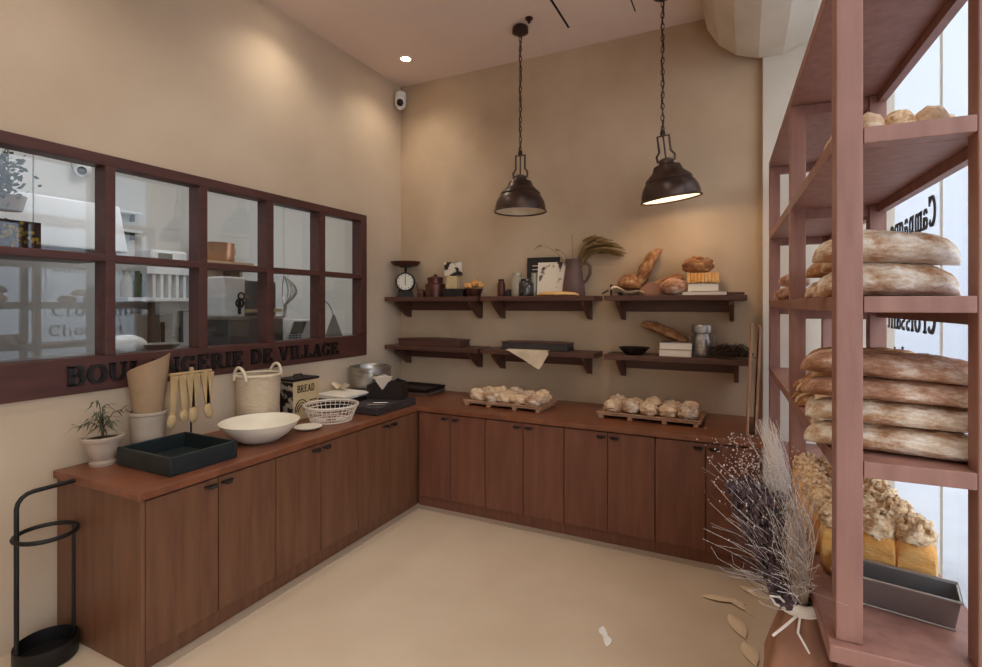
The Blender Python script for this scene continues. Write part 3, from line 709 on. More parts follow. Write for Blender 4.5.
# kitchen scale
t = put(thing('kitchen_scale', None, None), -2.905, ZU, 'old black kitchen scale with a round white dial', 'scale', rz=.55)
MB().prism([(-.085,-.05,0),(.085,-.05,0),(.07,-.035,.03),(.05,-.03,.06),(-.05,-.03,.06),(-.07,-.035,.03)], (0,.09,0)).build('scale_base', 'black', t, bevel=.004)
MB().lathe([(0,-.04),(.088,-.04),(.092,-.03),(.092,.03),(.088,.04),(0,.04)], 36, mx=T(0,.005,.145) @ R(PI/2,'X')).build('housing', 'black', t, smooth=True)
MB().lathe([(0,0),(.076,0),(.076,.003),(0,.003)], 36, mx=T(0,-.0355,.145) @ R(PI/2,'X')).build('dial', 'white', t)
m = MB().box(-.003,.003,-.0415,-.0395,.11,.205)
for k in range(12):
    a = 2*PI*k/12; m.box(-.0025,.0025,-.0412,-.0395,.058,.072, mx=T(0,0,.145) @ R(a,'Y'))
m.build('needle', 'black', t)
MB().tube([(0,.005,.236),(0,.005,.285)], .012, 8).box(-.05,.05,-.02,.03,.283,.292).build('plate_post', 'black', t)
MB().lathe([(0,.293),(.08,.293),(.12,.305),(.142,.33),(.146,.338),(.14,.338),(.115,.312),(.07,.302),(0,.30)], 36, mx=T(0,.005,0)).build('weighing_pan', 'rust', t, smooth=True)
# grinder canister and little jug
t = put(thing('coffee_canister', None, None), -2.57, ZU, 'copper-brown lidded canister between the scale and the striped box', 'canister')
MB().lathe([(0,0),(.092,0),(.092,.115),(.085,.12),(.07,.125),(.07,.165),(0,.165)], 32).build('canister_body', 'rust', t, smooth=True)
MB().lathe([(0,.166),(.076,.166),(.078,.176),(.04,.19),(.015,.194),(.018,.206),(0,.212)], 32).build('lid', 'rust', t, smooth=True)
t = put(thing('oil_can', None, None), -2.722, ZU, 'small squat copper can with a thin upright spout next to the scale', 'can')
MB().lathe([(0,0),(.038,0),(.042,.03),(.03,.062),(.012,.075),(0,.076)], 24).build('can_body', 'rust', t, smooth=True)
MB().tube([(-.03,0,.04),(-.05,0,.09),(-.052,0,.14)], .007, 6, r1=.004).build('spout', 'rust', t)
# dark caddy, cream carton, print
o = MB().box(-.105,.105,-.06,.06,0,.07).build('dark_box', 'bookblk', bevel=.004); put(o, -2.335, ZU, 'low black box carrying the cream carton on the upper left shelf', 'box', y=4.03)
o = MB().box(-.055,.055,-.035,.035,0,.115).build('cream_carton', 'cream', bevel=.003); put(o, -2.36, ZU+.071, 'small cream carton on the low black box', 'carton', y=4.03)
o = MB().box(-.085,.085,-.02,.02,0,.125).build('printed_tin', 'owl', bevel=.004); put(o, -2.36, ZU+.188, 'black-and-white patterned tin on top of the cream carton', 'tin', y=4.03)
t = put(thing('flower_basket', None, None), -2.155, ZU, 'small dark basket heaped with golden dried flowers', 'basket', y=4.04)
MB().lathe([(0,0),(.06,0),(.085,.07),(.08,.07),(.055,.008),(0,.008)], 24).build('basket_body', 'rust', t, smooth=True)
m = MB(); rng = random.Random(5)
for q in range(60):
    a, r = rng.uniform(0, 2*PI), .085*math.sqrt(rng.random()); m.ball((r*math.cos(a), r*math.sin(a), .075+.06*(1-(r/.1)**2)*rng.random()+.01), .016, .016, .012, 8, 6, .3, 4, seed=q)
m.build('dried_flowers', 'golden', t)
# middle shelf
def jar(name, x, r, h, mt, lid, label, y=4.04):
    t = put(thing(name, None, None), x, ZU, label, 'jar', y=y)
    MB().lathe([(0,0),(r*.95,0),(r,.008),(r,h*.72),(r*.72,h*.84),(r*.7,h*.88),(0,h*.88)], 24).build('jar_body', mt, t, smooth=True)
    MB().lathe([(0,h*.881),(r*.76,h*.881),(r*.76,h*.99),(0,h)], 24).build('lid', lid, t, smooth=True)
jar('spice_jar', -1.885, .034, .15, 'rust', 'darktin', 'slim brown spice jar, leftmost on the upper middle shelf')
jar('spice_jar', -1.815, .03, .06, 'darktin', 'darktin', 'tiny dark spice jar next to the slim brown one')
jar('glass_jar', -1.735, .052, .20, 'jar', 'jar', 'tall pale glass jar left of the black book')
jar('preserve_jar', -1.635, .062, .145, 'jardark', 'jardark', 'squat jar of dark preserve in front of the black book', y=4.00)
jar('glass_jar', -1.60, .035, .20, 'jar', 'jar', 'slim pale glass jar behind the dark preserve jar', y=4.095)
for o, x, lb, cat, y, dz, rot in (
    (('black_book', 'bookblk', .29, .335, .025), -1.55, 'large black book standing at the back of the upper middle shelf', 'book', 4.165, .0, -.06),
    (('botanical_magazine', 'print', .245, .285, .014), -1.435, 'white picture magazine with plant drawings in front of the black book', 'book', 4.05, 0, -.15)):
    n_, mt, w, h, d = o
    t = put(thing(n_, None, None), x, ZU, lb, cat, y=y, rot=(rot, 0, .05))
    MB().box(-w/2,w/2,-d/2,d/2,0,h).build('cover', mt, t, bevel=.002)
    if n_ == 'black_book':
        m = MB()
        for q in range(3): m.box(-w/2+.05,-w/2+.13,-d/2-.0012,-d/2-.0002,h-.075-.032*q,h-.068-.032*q)
        m.build('title_lines', 'paperw', t)
    else:
        m = MB().box(-w/2,-w/2+.012,-d/2-.001,-d/2-.0001,0,h).build('spine_edge', 'paperw', t)
t = put(thing('stoneware_jug', None, None), -1.255, ZU, 'tall mauve-brown stoneware jug holding dried wheat', 'jug', y=4.09)
MB().lathe([(0,0),(.093,0),(.096,.01),(.088,.09),(.07,.2),(.062,.255),(.066,.29),(.07,.30),(.064,.30),(.056,.26),(.06,.2),(.08,.05),(0,.02)], 36).build('jug_body', 'jug', t, smooth=True)
MB().tube([(.062,0,.26),(.11,0,.268),(.14,0,.24),(.138,0,.18),(.11,0,.125),(.08,0,.105)], .013, 8).build('handle', 'jug', t, smooth=True)
t = put(thing('wheat_bunch', None, None), -1.255, ZU, 'bunch of dried brown wheat arching out of the mauve jug', 'dried flowers', y=4.09, dz=.004)
rng = random.Random(12); ms, me_ = MB(), MB()
for q in range(46):
    a = rng.uniform(-.9,.9); rr = rng.uniform(.10,.32); z1 = rng.uniform(.38,.47)
    dx, dy = rr, max(-.16, min(.085, a*.10))
    if q < 3: dx, dy, z1 = [-.27,-.02,-.16][q], [-.03,0,.02][q], [.42,.50,.39][q]
    P = [Vector((rng.uniform(-.02,.02),rng.uniform(-.02,.02),.03)), Vector((dx*.12,dy*.2,.28)), Vector((dx*.5,dy*.7,z1-.03+.02*rng.random())), Vector((dx,dy,z1-(.0 if q<3 else .06*(rr/.3)**2)))]
    C_ = []
    for k in range(9):
        u = k/8; C_.append(P[0]*(1-u)**3+P[1]*3*u*(1-u)**2+P[2]*3*u*u*(1-u)+P[3]*u**3)
    ms.tube(C_, .0022, 4)
    d = (C_[-1]-C_[-2]).normalized(); e0 = C_[-1]
    if q >= 3: me_.tube([e0-d*.02, e0+d*.02, e0+d*.06+Vector((0,0,-.006)), e0+d*.115+Vector((0,0,-.022))], .0125, 6, r1=.003)
    elif q == 0: me_.tube([e0, e0+Vector((-.03,0,-.006)), e0+Vector((-.06,0,-.03))], .006, 5, r1=.002)
    elif q == 2: me_.tube([e0, e0+Vector((.035,0,-.02))], .006, 5, r1=.002)
ms.build('stalks', 'wheat', t); me_.build('wheat_ears', 'wheat', t)['kind'] = 'stuff'
o = loaf_mb(.36, .11, .035, 77, amp=.05).build('flat_bread', 'golden', smooth=True); put(o, -1.355, ZU, 'golden flat long loaf lying in front of the mauve jug', 'bread', y=3.98)
# right shelf
o = loaf_mb(.19, .15, .12, 78, slash=1).build('round_loaf', 'rustic', smooth=True); put(o, -.80, ZU+.0, 'rustic round loaf at the left end of the upper right shelf', 'bread', y=4.09, dz=.045)
t = put(thing('bread_plinth', None, None), -.80, ZU, 'small dark wooden riser under the rustic round loaf', 'riser', y=4.09)
MB().box(-.09,.09,-.08,.08,.036,.044).build('riser_board', 'shelf', t); 
for sx in (-.08,.072): MB().box(sx,sx+.008,-.075,.075,0,.0355).build('leg', 'shelf', t)
def cloth2(u, v):
    return Vector((-.11+.24*u, -.05+.10*v, .004+.05*(1-u)*(.5+.5*math.sin(v*4+u*3))+.012*math.sin(u*9)+.014))
o = MB().grid(cloth2, 14, 10, .003).build('linen_cloth', 'linen', smooth=True); put(o, -.80, ZU, 'crumpled pale linen cloth in front of the rustic round loaf', 'cloth', y=3.955, dz=.0)
t = put(thing('small_easel', None, None), -.925, ZU, 'tiny dark easel stand at the left end of the upper right shelf', 'stand', y=4.0)
MB().box(-.008,.008,-.008,.008,0,.085).build('upright', 'darktin', t); MB().box(-.055,.0,-.004,.004,.04,.052, mx=R(-.5,'Y')).build('arm', 'darktin', t)
o = MB().prism([(-.12,0,0),(.12,0,0),(.11,0,.085),(-.03,0,.10),(-.08,0,.06)], (0,.018,0)).build('brown_paper_sleeve', 'kraftbag', bevel=.004); put(o, -.62, ZU, 'brown paper sleeve under the crossed baguettes', 'paper', y=4.02)
o = loaf_mb(.36, .165, .10, 80, p=2.2, slash=3).build('leaning_batard', 'rustic', smooth=True); put(o, -.635, ZU, 'long batard leaning upright against the wall', 'bread', y=4.12, rot=(0.12, -1.12, .0), dz=.19)
o = loaf_mb(.26, .075, .065, 81, p=3).build('short_baguette', 'rustic', smooth=True); put(o, -.51, ZU, 'short baguette lying slanted in front of the upright batard', 'bread', y=4.06, rot=(0, -.35, .0), dz=.075)
m = MB().ball((0,0,.062), .095, .06, .062, 20, 12, .12, 2.4, seed=3); o = m.build('wrapped_bun', 'pink', smooth=True); put(o, -.465, ZU, 'shiny pinkish wrapped bun at the foot of the short baguette', 'bread', y=3.99)
for i, (w, h, x, z) in enumerate(((.29, .022, -.255, 0), (.20, .055, -.265, .0225))):
    t = put(thing('white_book', None, None), x, ZU+z, ['thin wide pale book at the bottom of the pile on the upper right shelf', 'thick white book on the pile of the upper right shelf'][i], 'book', y=4.05, rz=.04*i, group='books on the upper right shelf')
    MB().box(-w/2,w/2,-.095,.095,0,h).build('pages', 'paperw', t); MB().box(-w/2-.003,w/2+.003,-.098,.098,h+.0003,h+.004).build('cover', 'steel' if i else 'kraft', t)
t = put(thing('crumpet_box', None, None), -.265, ZU+.084, 'ribbed golden cake lying on the white book', 'cake', y=4.05)
m = MB()
for q in range(9): m.box(-.105+.0235*q,-.083+.0235*q,-.07,.07,0,.075)
m.build('ribbed_cake', 'golden', t, bevel=.006)
o = MB().ball((0,0,.055), .105, .075, .065, 22, 14, .28, 3, seed=6, flat=.8).build('rustic_roll', 'rustic', smooth=True); put(o, -.305, ZU+.161, 'craggy bread piece on top of the golden ribbed cake', 'bread', y=4.05)
o = MB().box(-.06,.06,-.05,.05,0,.018).build('small_wallet_book', 'shelf', bevel=.003); put(o, -.055, ZU, 'flat dark little book at the right end of the upper right shelf', 'book', y=4.05)
# lower shelves
t = put(thing('flat_box', None, None), -2.58, ZL, 'long low dark brown box on the lower left shelf', 'box', y=4.05)
MB().box(-.33,.33,-.09,.09,0,.055).build('box_body', 'shelf', t, bevel=.004); MB().prism([(-.34,-.095,.0555),(.34,-.095,.0555),(.34,-.095,.062),(0,-.095,.07),(-.34,-.095,.062)], (0,.19,0)).build('box_lid', 'shelf', t)
t = put(thing('flat_box', None, None), -1.565, ZL, 'long low grey-brown box on the lower middle shelf behind the cloth', 'box', y=4.07)
MB().box(-.29,.29,-.085,.085,0,.06).build('box_body', 'slate', t, bevel=.004); MB().prism([(-.30,-.09,.0605),(.30,-.09,.0605),(.30,-.09,.066),(0,-.09,.07),(-.30,-.09,.066)], (0,.18,0)).build('box_lid', 'shelf', t)
def hang(u, v):
    x = -.17+.36*u
    if v < .35: return Vector((x, .06-.07*v/.35, .003))
    w = (v-.35)/.65; 
    dep = .15*(1-abs(u-.78)/.78 if u < .78 else 1-(u-.78)/.22*.9)
    return Vector((x+.015*w, -.012-.006*math.sin(u*12)*w, .002-w*max(.006, dep)))
o = MB().grid(hang, 26, 12, .003).build('hanging_cloth', 'linen', smooth=True); place(o, (-1.61, 3.918, ZL+.002)); tag(o, 'white cloth hanging down in a point over the lower middle shelf edge', 'cloth')
o = MB().lathe([(0,0),(.06,0),(.075,.01),(.115,.05),(.12,.055),(.112,.055),(.07,.016),(0,.012)], 32, sx=1, sy=.85).build('oval_dish', 'darktin', smooth=True); put(o, -.755, ZL, 'dark shallow dish at the left of the lower right shelf', 'dish', y=4.02)
for i in range(2):
    t = put(thing('flat_book', None, None), -.45, ZL+.052*i, ['pale book at the bottom of the pair beside the milk can', 'pale book on top of the pair, under the batard end'][i], 'book', y=4.03, rz=.05*i, group='books by the milk can')
    MB().box(-.11,.11,-.08,.08,.003,.047).build('pages', 'paperw', t); MB().box(-.113,.113,-.083,.083,.0475,.0515).build('cover', 'steel', t); MB().box(-.113,.113,-.083,.083,0,.0028).build('cover', 'kraft', t)
o = loaf_mb(.40, .095, .08, 83, p=2.4).build('dark_batard', 'rustic', smooth=True); put(o, -.545, ZL, 'dark batard propped up on the pale books of the lower right shelf', 'bread', y=4.13, rot=(.0, .42, 0), dz=.135)
t = put(thing('milk_can', None, None), -.275, ZL, 'shiny steel milk can on the lower right shelf', 'can', y=4.05)
MB().lathe([(0,0),(.06,0),(.064,.006),(.064,.12),(.056,.145),(.05,.16),(.05,.172),(.07,.178),(.072,.22),(.066,.232),(.03,.236),(0,.237)], 32).build('can_body', 'steel', t, smooth=True)
for sx in (-1,1): MB().tube([(sx*.063,0,.11),(sx*.082,0,.115),(sx*.082,0,.16),(sx*.055,0,.165)], .005, 6).build('side_handle', 'steel', t)
t = put(thing('herb_bundle', None, None), -.11, ZL, 'dry dark herb bundle trailing over the right end of the lower right shelf', 'herbs', y=4.02)
ms = MB(); rng = random.Random(8)
for q in range(130):
    x0 = rng.uniform(-.10,.05); y0 = rng.uniform(-.05,.05); l = rng.uniform(.06,.14); a = rng.uniform(-.7,.7)
    ms.tube([(x0,y0,.006+rng.random()*.05),(x0+l*.5,y0+l*.2*a,.02+.09*rng.random()),(min(.15,x0+l),y0+l*.4*a,.01+.07*rng.random())], .0022, 4)
    for w in range(5):
        u = rng.random(); ms.ball((x0+l*u*.9, y0+l*.3*a*u, .018+.075*rng.random()*(1-u*.6)), .012, .008, .007, 5, 4, .3, 3, seed=q)
ms.tube([(-.12,0,.02),(.05,0,.02),(.19,-.01,.012)], .004, 5, r1=.002)
ms.build('dried_sprigs', 'herb', t)
# ------------------------------------------------------------------ pendants and ceiling
def pendant(x, y, tilt, label, lit=1):
    zb = 2.335
    t = thing('pendant_lamp', label, 'lamp', (x, y, ZC), group='bronze bell pendants')
    MB().lathe([(0,-.001),(.05,-.001),(.062,-.012),(.062,-.05),(.03,-.065),(.012,-.075),(0,-.075)], 28).build('ceiling_rose', 'bronze', t, smooth=True)
    m = MB(); z = -.072; k = 0
    while z > -.955:
        P = [(.011*math.cos(2*PI*q/10), 0, z-.024+.024*math.sin(2*PI*q/10)) for q in range(10)]
        if k % 2: P = [(0, p[0], p[2]) for p in P]
        m.tube(P, .0036, 5, True); z -= .039; k += 1
    m.tube([(.008*math.sin(q*1.1), .008*math.cos(q*1.1), -.07-.0445*q) for q in range(21)], .004, 5)
    m.build('chain', 'bronze', t, smooth=True)
    zt = zb-ZC
    sh = bpy.data.objects.new('bell', None)
    mx = T(0,0,zt+.46) @ R(tilt[0],'Y') @ R(tilt[1],'X') @ T(0,0,-.46)
    MB().tube([(-.055,0,.26),(-.06,0,.30),(-.038,0,.33),(-.038,0,.435),(.038,0,.435),(.038,0,.33),(.06,0,.30),(.055,0,.26)], .008, 8).lathe([(0,.43),(.016,.43),(.018,.46),(.008,.475),(0,.475)], 16).tube([(0,0,.27),(0,0,.43)],.006,8).xf(mx).build('yoke', 'bronze', t, smooth=True)
    MB().lathe([(0,.285),(.03,.282),(.048,.27),(.05,.245),(.062,.235),(.085,.232),(.092,.22),(.10,.195),(.125,.17),(.150,.148),(.156,.135),(.152,.128),(.168,.108),(.185,.075),(.194,.04),(.197,.008),(.205,.004),(.205,-.004),(.199,-.004),(.192,.006),(.188,.04),(.178,.075),(.15,.13),(.10,.185),(.04,.225),(0,.228)], 48).xf(mx).build('shade', 'bronze', t, smooth=True)
    MB().lathe([(.1905,.006),(.1865,.04),(.1765,.075),(.148,.128),(.099,.183),(.04,.222),(0,.225)], 48).xf(mx).build('shade_lining', 'lining', t, smooth=True)
    MB().ball((0,0,.10), .03, .03, .04, 16, 10).lathe([(0,.2),(.018,.2),(.02,.13),(0,.13)], 16).xf(mx).build('bulb', 'bulb' if lit else 'lining', t, smooth=True)
    if not lit:
        bpy.data.objects.remove(sh); return
    l = bpy.data.lights.new('pendant_light', 'POINT'); l.energy = 2.5; l.color = (1,.82,.6); l.shadow_soft_size = .035
    o = bpy.data.objects.new('pendant_light', l); COL.objects.link(o); o.location = mx @ Vector((0,0,.045)); o.parent = t
    bpy.data.objects.remove(sh)
pendant(-1.555, 3.68, (0, 0), 'dark bronze bell pendant over the middle wall shelves, hanging straight', lit=0)
pendant(-.50, 3.68, (-.11, .10), 'dark bronze bell pendant over the right wall shelves, tilted to show its pale inside')
def downlight(x, y, label, e=26):
    t = thing('ceiling_spot', label, 'spotlight', (x, y, ZC), group='recessed ceiling spots')
    MB().lathe([(.042,-.001),(.055,-.001),(.053,-.008),(.042,-.006)], 28).build('trim_ring', 'lining', t, smooth=True)
    MB().lathe([(0,-.003),(.041,-.003),(.041,-.0005),(0,-.0005)], 24).build('lens', 'spot', t)
    l = bpy.data.lights.new('spot_light', 'SPOT'); l.energy = e; l.color = (1,.90,.76); l.spot_size = math.radians(130); l.spot_blend = .9; l.shadow_soft_size = .05
    o = bpy.data.objects.new('spot_light', l); COL.objects.link(o); o.location = (0,0,-.02); o.parent = t
SPOTE = 60
downlight(-2.66, 3.72, 'small bright ceiling spot close to the back corner', 18)
downlight(-2.72, 2.62, 'small bright ceiling spot at the top edge, nearer along the kitchen window wall', 16)
downlight(-.05, 3.72, 'ceiling spot above the right end of the back counter')
for y in (1.3, 0., -1.3): downlight(-2.3, y, 'added unseen ceiling spot further along the kitchen window wall, %s' % {1.3:'first after the visible ones',0.:'second after the visible ones',-1.3:'third after the visible ones'}[y])  # extra spots out of view, put in to fill the room with light
for y in (2.2, .6, -1.0): downlight(-.7, y, 'added unseen ceiling spot over the middle of the shop floor, %s' % {2.2:'nearest the shelves',.6:'second from the shelves',-1.0:'farthest from the shelves'}[y])  # more unseen spots, added for light over the shop floor
t = thing('security_camera', 'small white security camera in the ceiling corner', 'camera', (-2.985, 4.09, 3.60), rz=.55)
MB().lathe([(0,0),(.05,0),(.055,.01),(.05,.06),(.03,.075),(0,.08)], 24).build('mount', 'kwhite', t, smooth=True)
MB().ball((0,-.012,-.035), .055, .06, .07, 20, 14).build('dome_housing', 'kwhite', t, smooth=True)
MB().ball((0,-.045,-.045), .036, .032, .042, 18, 12).build('lens_window', 'black', t, smooth=True)
MB().tube([(0,.03,.04),(0,.12,.04)], .02, 10).build('wall_arm', 'kwhite', t)
t = thing('sprinkler_head', 'tiny dark sprinkler head in the ceiling beside the left pendant', 'sprinkler', (-1.45, 3.60, ZC))
MB().lathe([(0,-.001),(.03,-.001),(.028,-.012),(.01,-.02),(.012,-.035),(0,-.045)], 20).build('sprinkler_body', 'bronze', t, smooth=True)
m = MB().box(-1.23,-1.215,2.3,3.86,ZC-.004,ZC).box(-.72,-.712,2.3,3.86,ZC-.004,ZC)
struct(m.build('trim_2', 'black'))
struct(MB().box(-1.215,-.72,3.852,3.86,ZC-.004,ZC).build('trim_3', 'ceil'))
# wrapped duct in the corner over the rack
cx, cz, r = .17, 3.80, .44; N = 18
def dsec(y, q): return [Vector((cx+q*r*math.cos(2*PI*k/N), y, min(ZC-.002-.0005*math.sin(2*PI*k/N), cz+q*r*math.sin(2*PI*k/N)))) for k in range(N)]
m = MB(); secs = [dsec(4.125,1), dsec(3.95,1.0), dsec(3.6,1.02), dsec(3.25,1.0), dsec(3.12,.9), dsec(3.08,.7)]
V = [[m.bm.verts.new(p) for p in s_] for s_ in secs]
for A, B in zip(V, V[1:]):
    for k in range(N): m.bm.faces.new((A[k], A[(k+1)%N], B[(k+1)%N], B[k]))
m.bm.faces.new(V[0]); m.bm.faces.new(V[-1][::-1])
o = m.build('wrapped_duct', 'duct'); tag(o, 'big rounded off-white wrapped duct under the ceiling above the bread rack', 'duct')

# ------------------------------------------------------------------ umbrella stand
t = thing('umbrella_stand', 'black metal umbrella stand with a ring and round tray at the cabinet end', 'umbrella stand', (-2.86, 1.215, 0))
MB().lathe([(0,.002),(.113,.002),(.118,.008),(.118,.085),(.113,.087),(.111,.02),(0,.014)], 40).build('base_tray', 'black', t, smooth=True)
MB().ring((0,0,.575), .113, .010, seg=40, sides=8).build('umbrella_ring', 'black', t, smooth=True)
P = [(0,-.107,.016),(0,-.107,.72)]+[(0,-.107+.06*(1-math.cos(a)), .72+.06*math.sin(a)) for a in (.4,.8,1.2,1.57)]+[(0,.14,.78)]
MB().tube(P, .010, 8).build('pole_with_handle', 'black', t, smooth=True)
MB().tube([(0,.107,.016),(0,.107,.575)], .008, 8).build('short_rod', 'black', t)

# ------------------------------------------------------------------ dried bouquet by the rack
BX, BY = .16, 1.93
t = thing('dried_bouquet', 'big wispy bouquet of pale dried grass in a brown paper bag below the bread rack', 'dried flowers', (BX, BY, 0))
def bag(u, v):
    a = 2*PI*u
    r = .115-.01*v if v < .72 else .115-.0072-(v-.72)/.28*.062
    q = 1+.14*noise.noise(Vector((math.cos(a)*2.2, math.sin(a)*2.2, v*3)))+.05*math.sin(a*9)*max(0, v-.55)
    sq = 1/max(abs(math.cos(a)), abs(math.sin(a)))**.35
    return Vector((.92*r*q*sq*math.cos(a), r*q*sq*math.sin(a), .003+.66*v))
MB().grid(bag, 60, 22, .002).lathe([(0,.004),(.11,.004)], 24).build('paper_bag', 'kraftbag', t, smooth=True)
m = MB()
for k in range(4): m.ring((0,0,.644+.009*k), .057, .0065, seg=24, sides=6)
m.tube([(-.03,-.05,.66),(-.06,-.08,.70),(-.085,-.075,.695),(-.07,-.06,.665),(-.03,-.052,.655)], .004, 5).tube([(.0,-.055,.655),(-.01,-.075,.60),(.02,-.085,.55)], .004, 5).tube([(0,-.055,.655),(-.045,-.09,.62),(-.08,-.10,.585)], .004, 5)
m.build('ribbon', 'ribbon', t, smooth=True)
rng = random.Random(21)
def strands(m, n, cx_, cy_, sx_, sy_, z0, z1, r, droop=0, curl=0, keep=None):
    for q in range(n):
        a = rng.gauss(0, 1); b = rng.gauss(0, 1)
        e = Vector((cx_+sx_*a, cy_+sy_*b, rng.uniform(z0, z1)))
        s0 = Vector((rng.uniform(-.03,.03), rng.uniform(-.03,.03), .62))
        s0.x *= .8; s0.y *= .8; mid = s0+(e-s0)*.55; mid.x = s0.x+(e.x-s0.x)*.22; mid.y = s0.y+(e.y-s0.y)*.22
        P = []
        for k in range(7):
            u = k/6; p = s0*(1-u)**2+mid*2*u*(1-u)+e*u*u
            p += Vector((math.sin(u*7+q)*.012*u*(1+curl), math.cos(u*6+q*2)*.012*u*(1+curl), -droop*u*u))
            # stay on the room side of the bench edge
            lim = .028-.0 if p.z > .66 else .12
            if p.x > lim+.16: p.x = lim+.16
            if p.z > .65 and p.x > -.0+.0 and BY+p.y > 1.56: p.x = min(p.x, .0+.02)
            P.append(p)
        m.tube(P, r, 3, r1=r*.5)
m = MB(); strands(m, 420, -.085, -.01, .017, .03, .85, 1.25, .0013); strands(m, 60, -.14, -.08, .05, .06, .85, 1.12, .0009, curl=.6); m.build('pale_plume', 'plume', t)
m = MB(); strands(m, 300, -.115, .06, .05, .08, .70, 1.00, .0016, curl=1.4); m.build('dark_flower_stems', 'lav', t)
m = MB()
for q in range(2200):
    u = rng.random(); a = rng.uniform(0, 2*PI); rr = math.sqrt(rng.random())
    p = Vector((-.035-.085*u+.075*rr*math.cos(a)*(.55+u*.8), -.02+.085*rr*math.sin(a)*(.5+u*.6), .66+.36*u))
    if p.x > .01: continue
    s_ = rng.uniform(.004, .009); m.ball(p, s_, s_, s_*1.5, 5, 4, .5, 6, seed=q)
m.build('dark_flower_heads', 'lav', t)['kind'] = 'stuff'
m = MB(); strands(m, 150, -.035, -.30, .028, .06, .85, 1.16, .0012, curl=.5); m.build('grey_grass', 'sleeve', t)
m = MB(); strands(m, 60, -.03, -.28, .03, .06, .8, 1.12, .0009, curl=.8); strands(m, 90, -.13, -.03, .08, .09, .72, 1.08, .0007, droop=.04, curl=3.0); m.build('curling_tendrils', 'plume', t)
m = MB()
for q in range(1100):
    u = rng.random()**.7; a, b = rng.gauss(0,1), rng.gauss(0,1)
    p = Vector((-.13*u+.065*a*(.3+u), .03*u+.09*b*(.25+u), .63+.52*u))
    if p.x > .01: p.x = .01-rng.random()*.05
    rr = rng.uniform(.0014,.0030); m.ball(p, rr, rr, rr*1.2, 4, 3)
o = m.build('tiny_blossoms', 'bloss', t); o['kind'] = 'stuff'

# ------------------------------------------------------------------ on the floor
for i, (x, y, a, l, w) in enumerate(((-.12, 3.08, .05, .18, .03), (-.03, 3.07, -.9, .13, .026), (-.03, 2.86, -1.2, .21, .036), (.025, 2.66, -1.3, .18, .034), (.02, 3.24, -.8, .12, .022))):
    t = thing('dried_leaf', ['pale dried leaf on the floor, farthest from the bouquet', 'short pale dried leaf pointing to the rack, second from the cabinets', 'long pale dried leaf on the floor in the middle of the fallen leaves', 'pale dried leaf on the floor nearest the paper bag', 'slim pale dried leaf nearest the cabinet base'][i], 'leaf', (x, y, .001), a, 'fallen pale leaves')
    MB().grid(lambda u, v: Vector((-l/2+l*u, (v-.5)*2*w*math.sin(PI*min(1, u*1.02+.02))**.8, .004+.010*math.sin(PI*u)*(1-abs(v-.5))+.004*u)), 12, 4, .0015).build('blade', 'dleaf', t, smooth=True)
    MB().tube([(l/2,0,.006),(l/2+.03,.004,.004),(l/2+.055,.012,.003)], .0022, 5).build('leaf_stem', 'dleaf', t)
def patch(u, v):  # flat white two-lobed shape on the floor
    w = .030*math.sqrt(max(.02, 1-(2*u-1)**2))*(1-.45*math.exp(-((u-.5)/.13)**2))
    return Vector((.008*math.sin(u*6)+(v-.5)*2*w*.75, -.075+.15*u, .004+.003*math.sin(u*6)))
o = MB().grid(patch, 14, 4, .002).build('floor_patch', 'patch', smooth=True); place(o, (-.607, 2.495, 0), rz=.35); tag(o, 'small bright white flat scrap lying alone on the floor', 'paper')

# ------------------------------------------------------------------ kitchen behind the glass
KX = -4.75
struct(MB().box(-5.2, XL-.1, -1.6, 5.6, -.1, 0).build('floor_kitchen', 'kwall'))
struct(MB().box(-5.2, XL-.1, -1.6, 5.6, 3.2, 3.3).build('ceiling_kitchen', 'kwall'))
struct(MB().box(KX-.1, KX, -1.6, 5.6, 0, 3.2).box(KX+.0, KX+.28, 1.6, 2.18, 2.28, 3.2).build('wall_kitchen_back', 'kwall'))
struct(MB().box(KX, XL-.1, 5.5, 5.6, 0, 3.2).build('wall_kitchen_right', 'kwall'))
struct(MB().box(KX, XL-.1, -1.6, -1.5, 0, 3.2).build('wall_kitchen_left', 'kwall'))
KB = 1.30
t = thing('kitchen_bench', 'steel-topped kitchen bench right behind the window', 'bench', (XL-.12, -1.4, 0))
MB().box(-.72, 0, 0, 6.8, KB-.03, KB).build('bench_top', 'steel', t); MB().box(-.68, -.05, .05, 6.75, 0, KB-.0305).build('bench_front', 'kgrey', t)
def rec(X, p0, p1):       # two picture corners on plane X -> y0,y1,z0,z1
    a, b = at_x(p0[0], p0[1], X), at_x(p1[0], p1[1], X)
    return a.y, b.y, min(a.z, b.z), max(a.z, b.z)
# weighing device
y0, y1, z0, z1 = rec(-3.42, (273, 340), (311, 318))
t = thing('shop_scale', 'white rounded electronic scale with a grey screen behind the fourth pane', 'scale', (-3.42, y0, KB)); h = z1-KB
pf = [(.0,0),(.0,.05),(.03,.11),(.10,h),(.30,h-.01),(.38,.10),(.40,0)]
MB().prism([(.12, p[0], p[1]+.001) for p in pf], (-.3,0,0)).build('scale_housing', 'kwhite', t, bevel=.015)
MB().prism([(.122,.06,.075),(.122,.105,h-.02),(.122,.24,h-.025),(.122,.19,.075)], (.003,0,0)).build('screen', 'screen', t)
m = MB()
for q in range(3):
    for w in range(4): m.box(.1205,.126,.05+.035*w,.075+.035*w,.02+.018*q,.032+.018*q)
m.build('keys', 'kgrey', t)
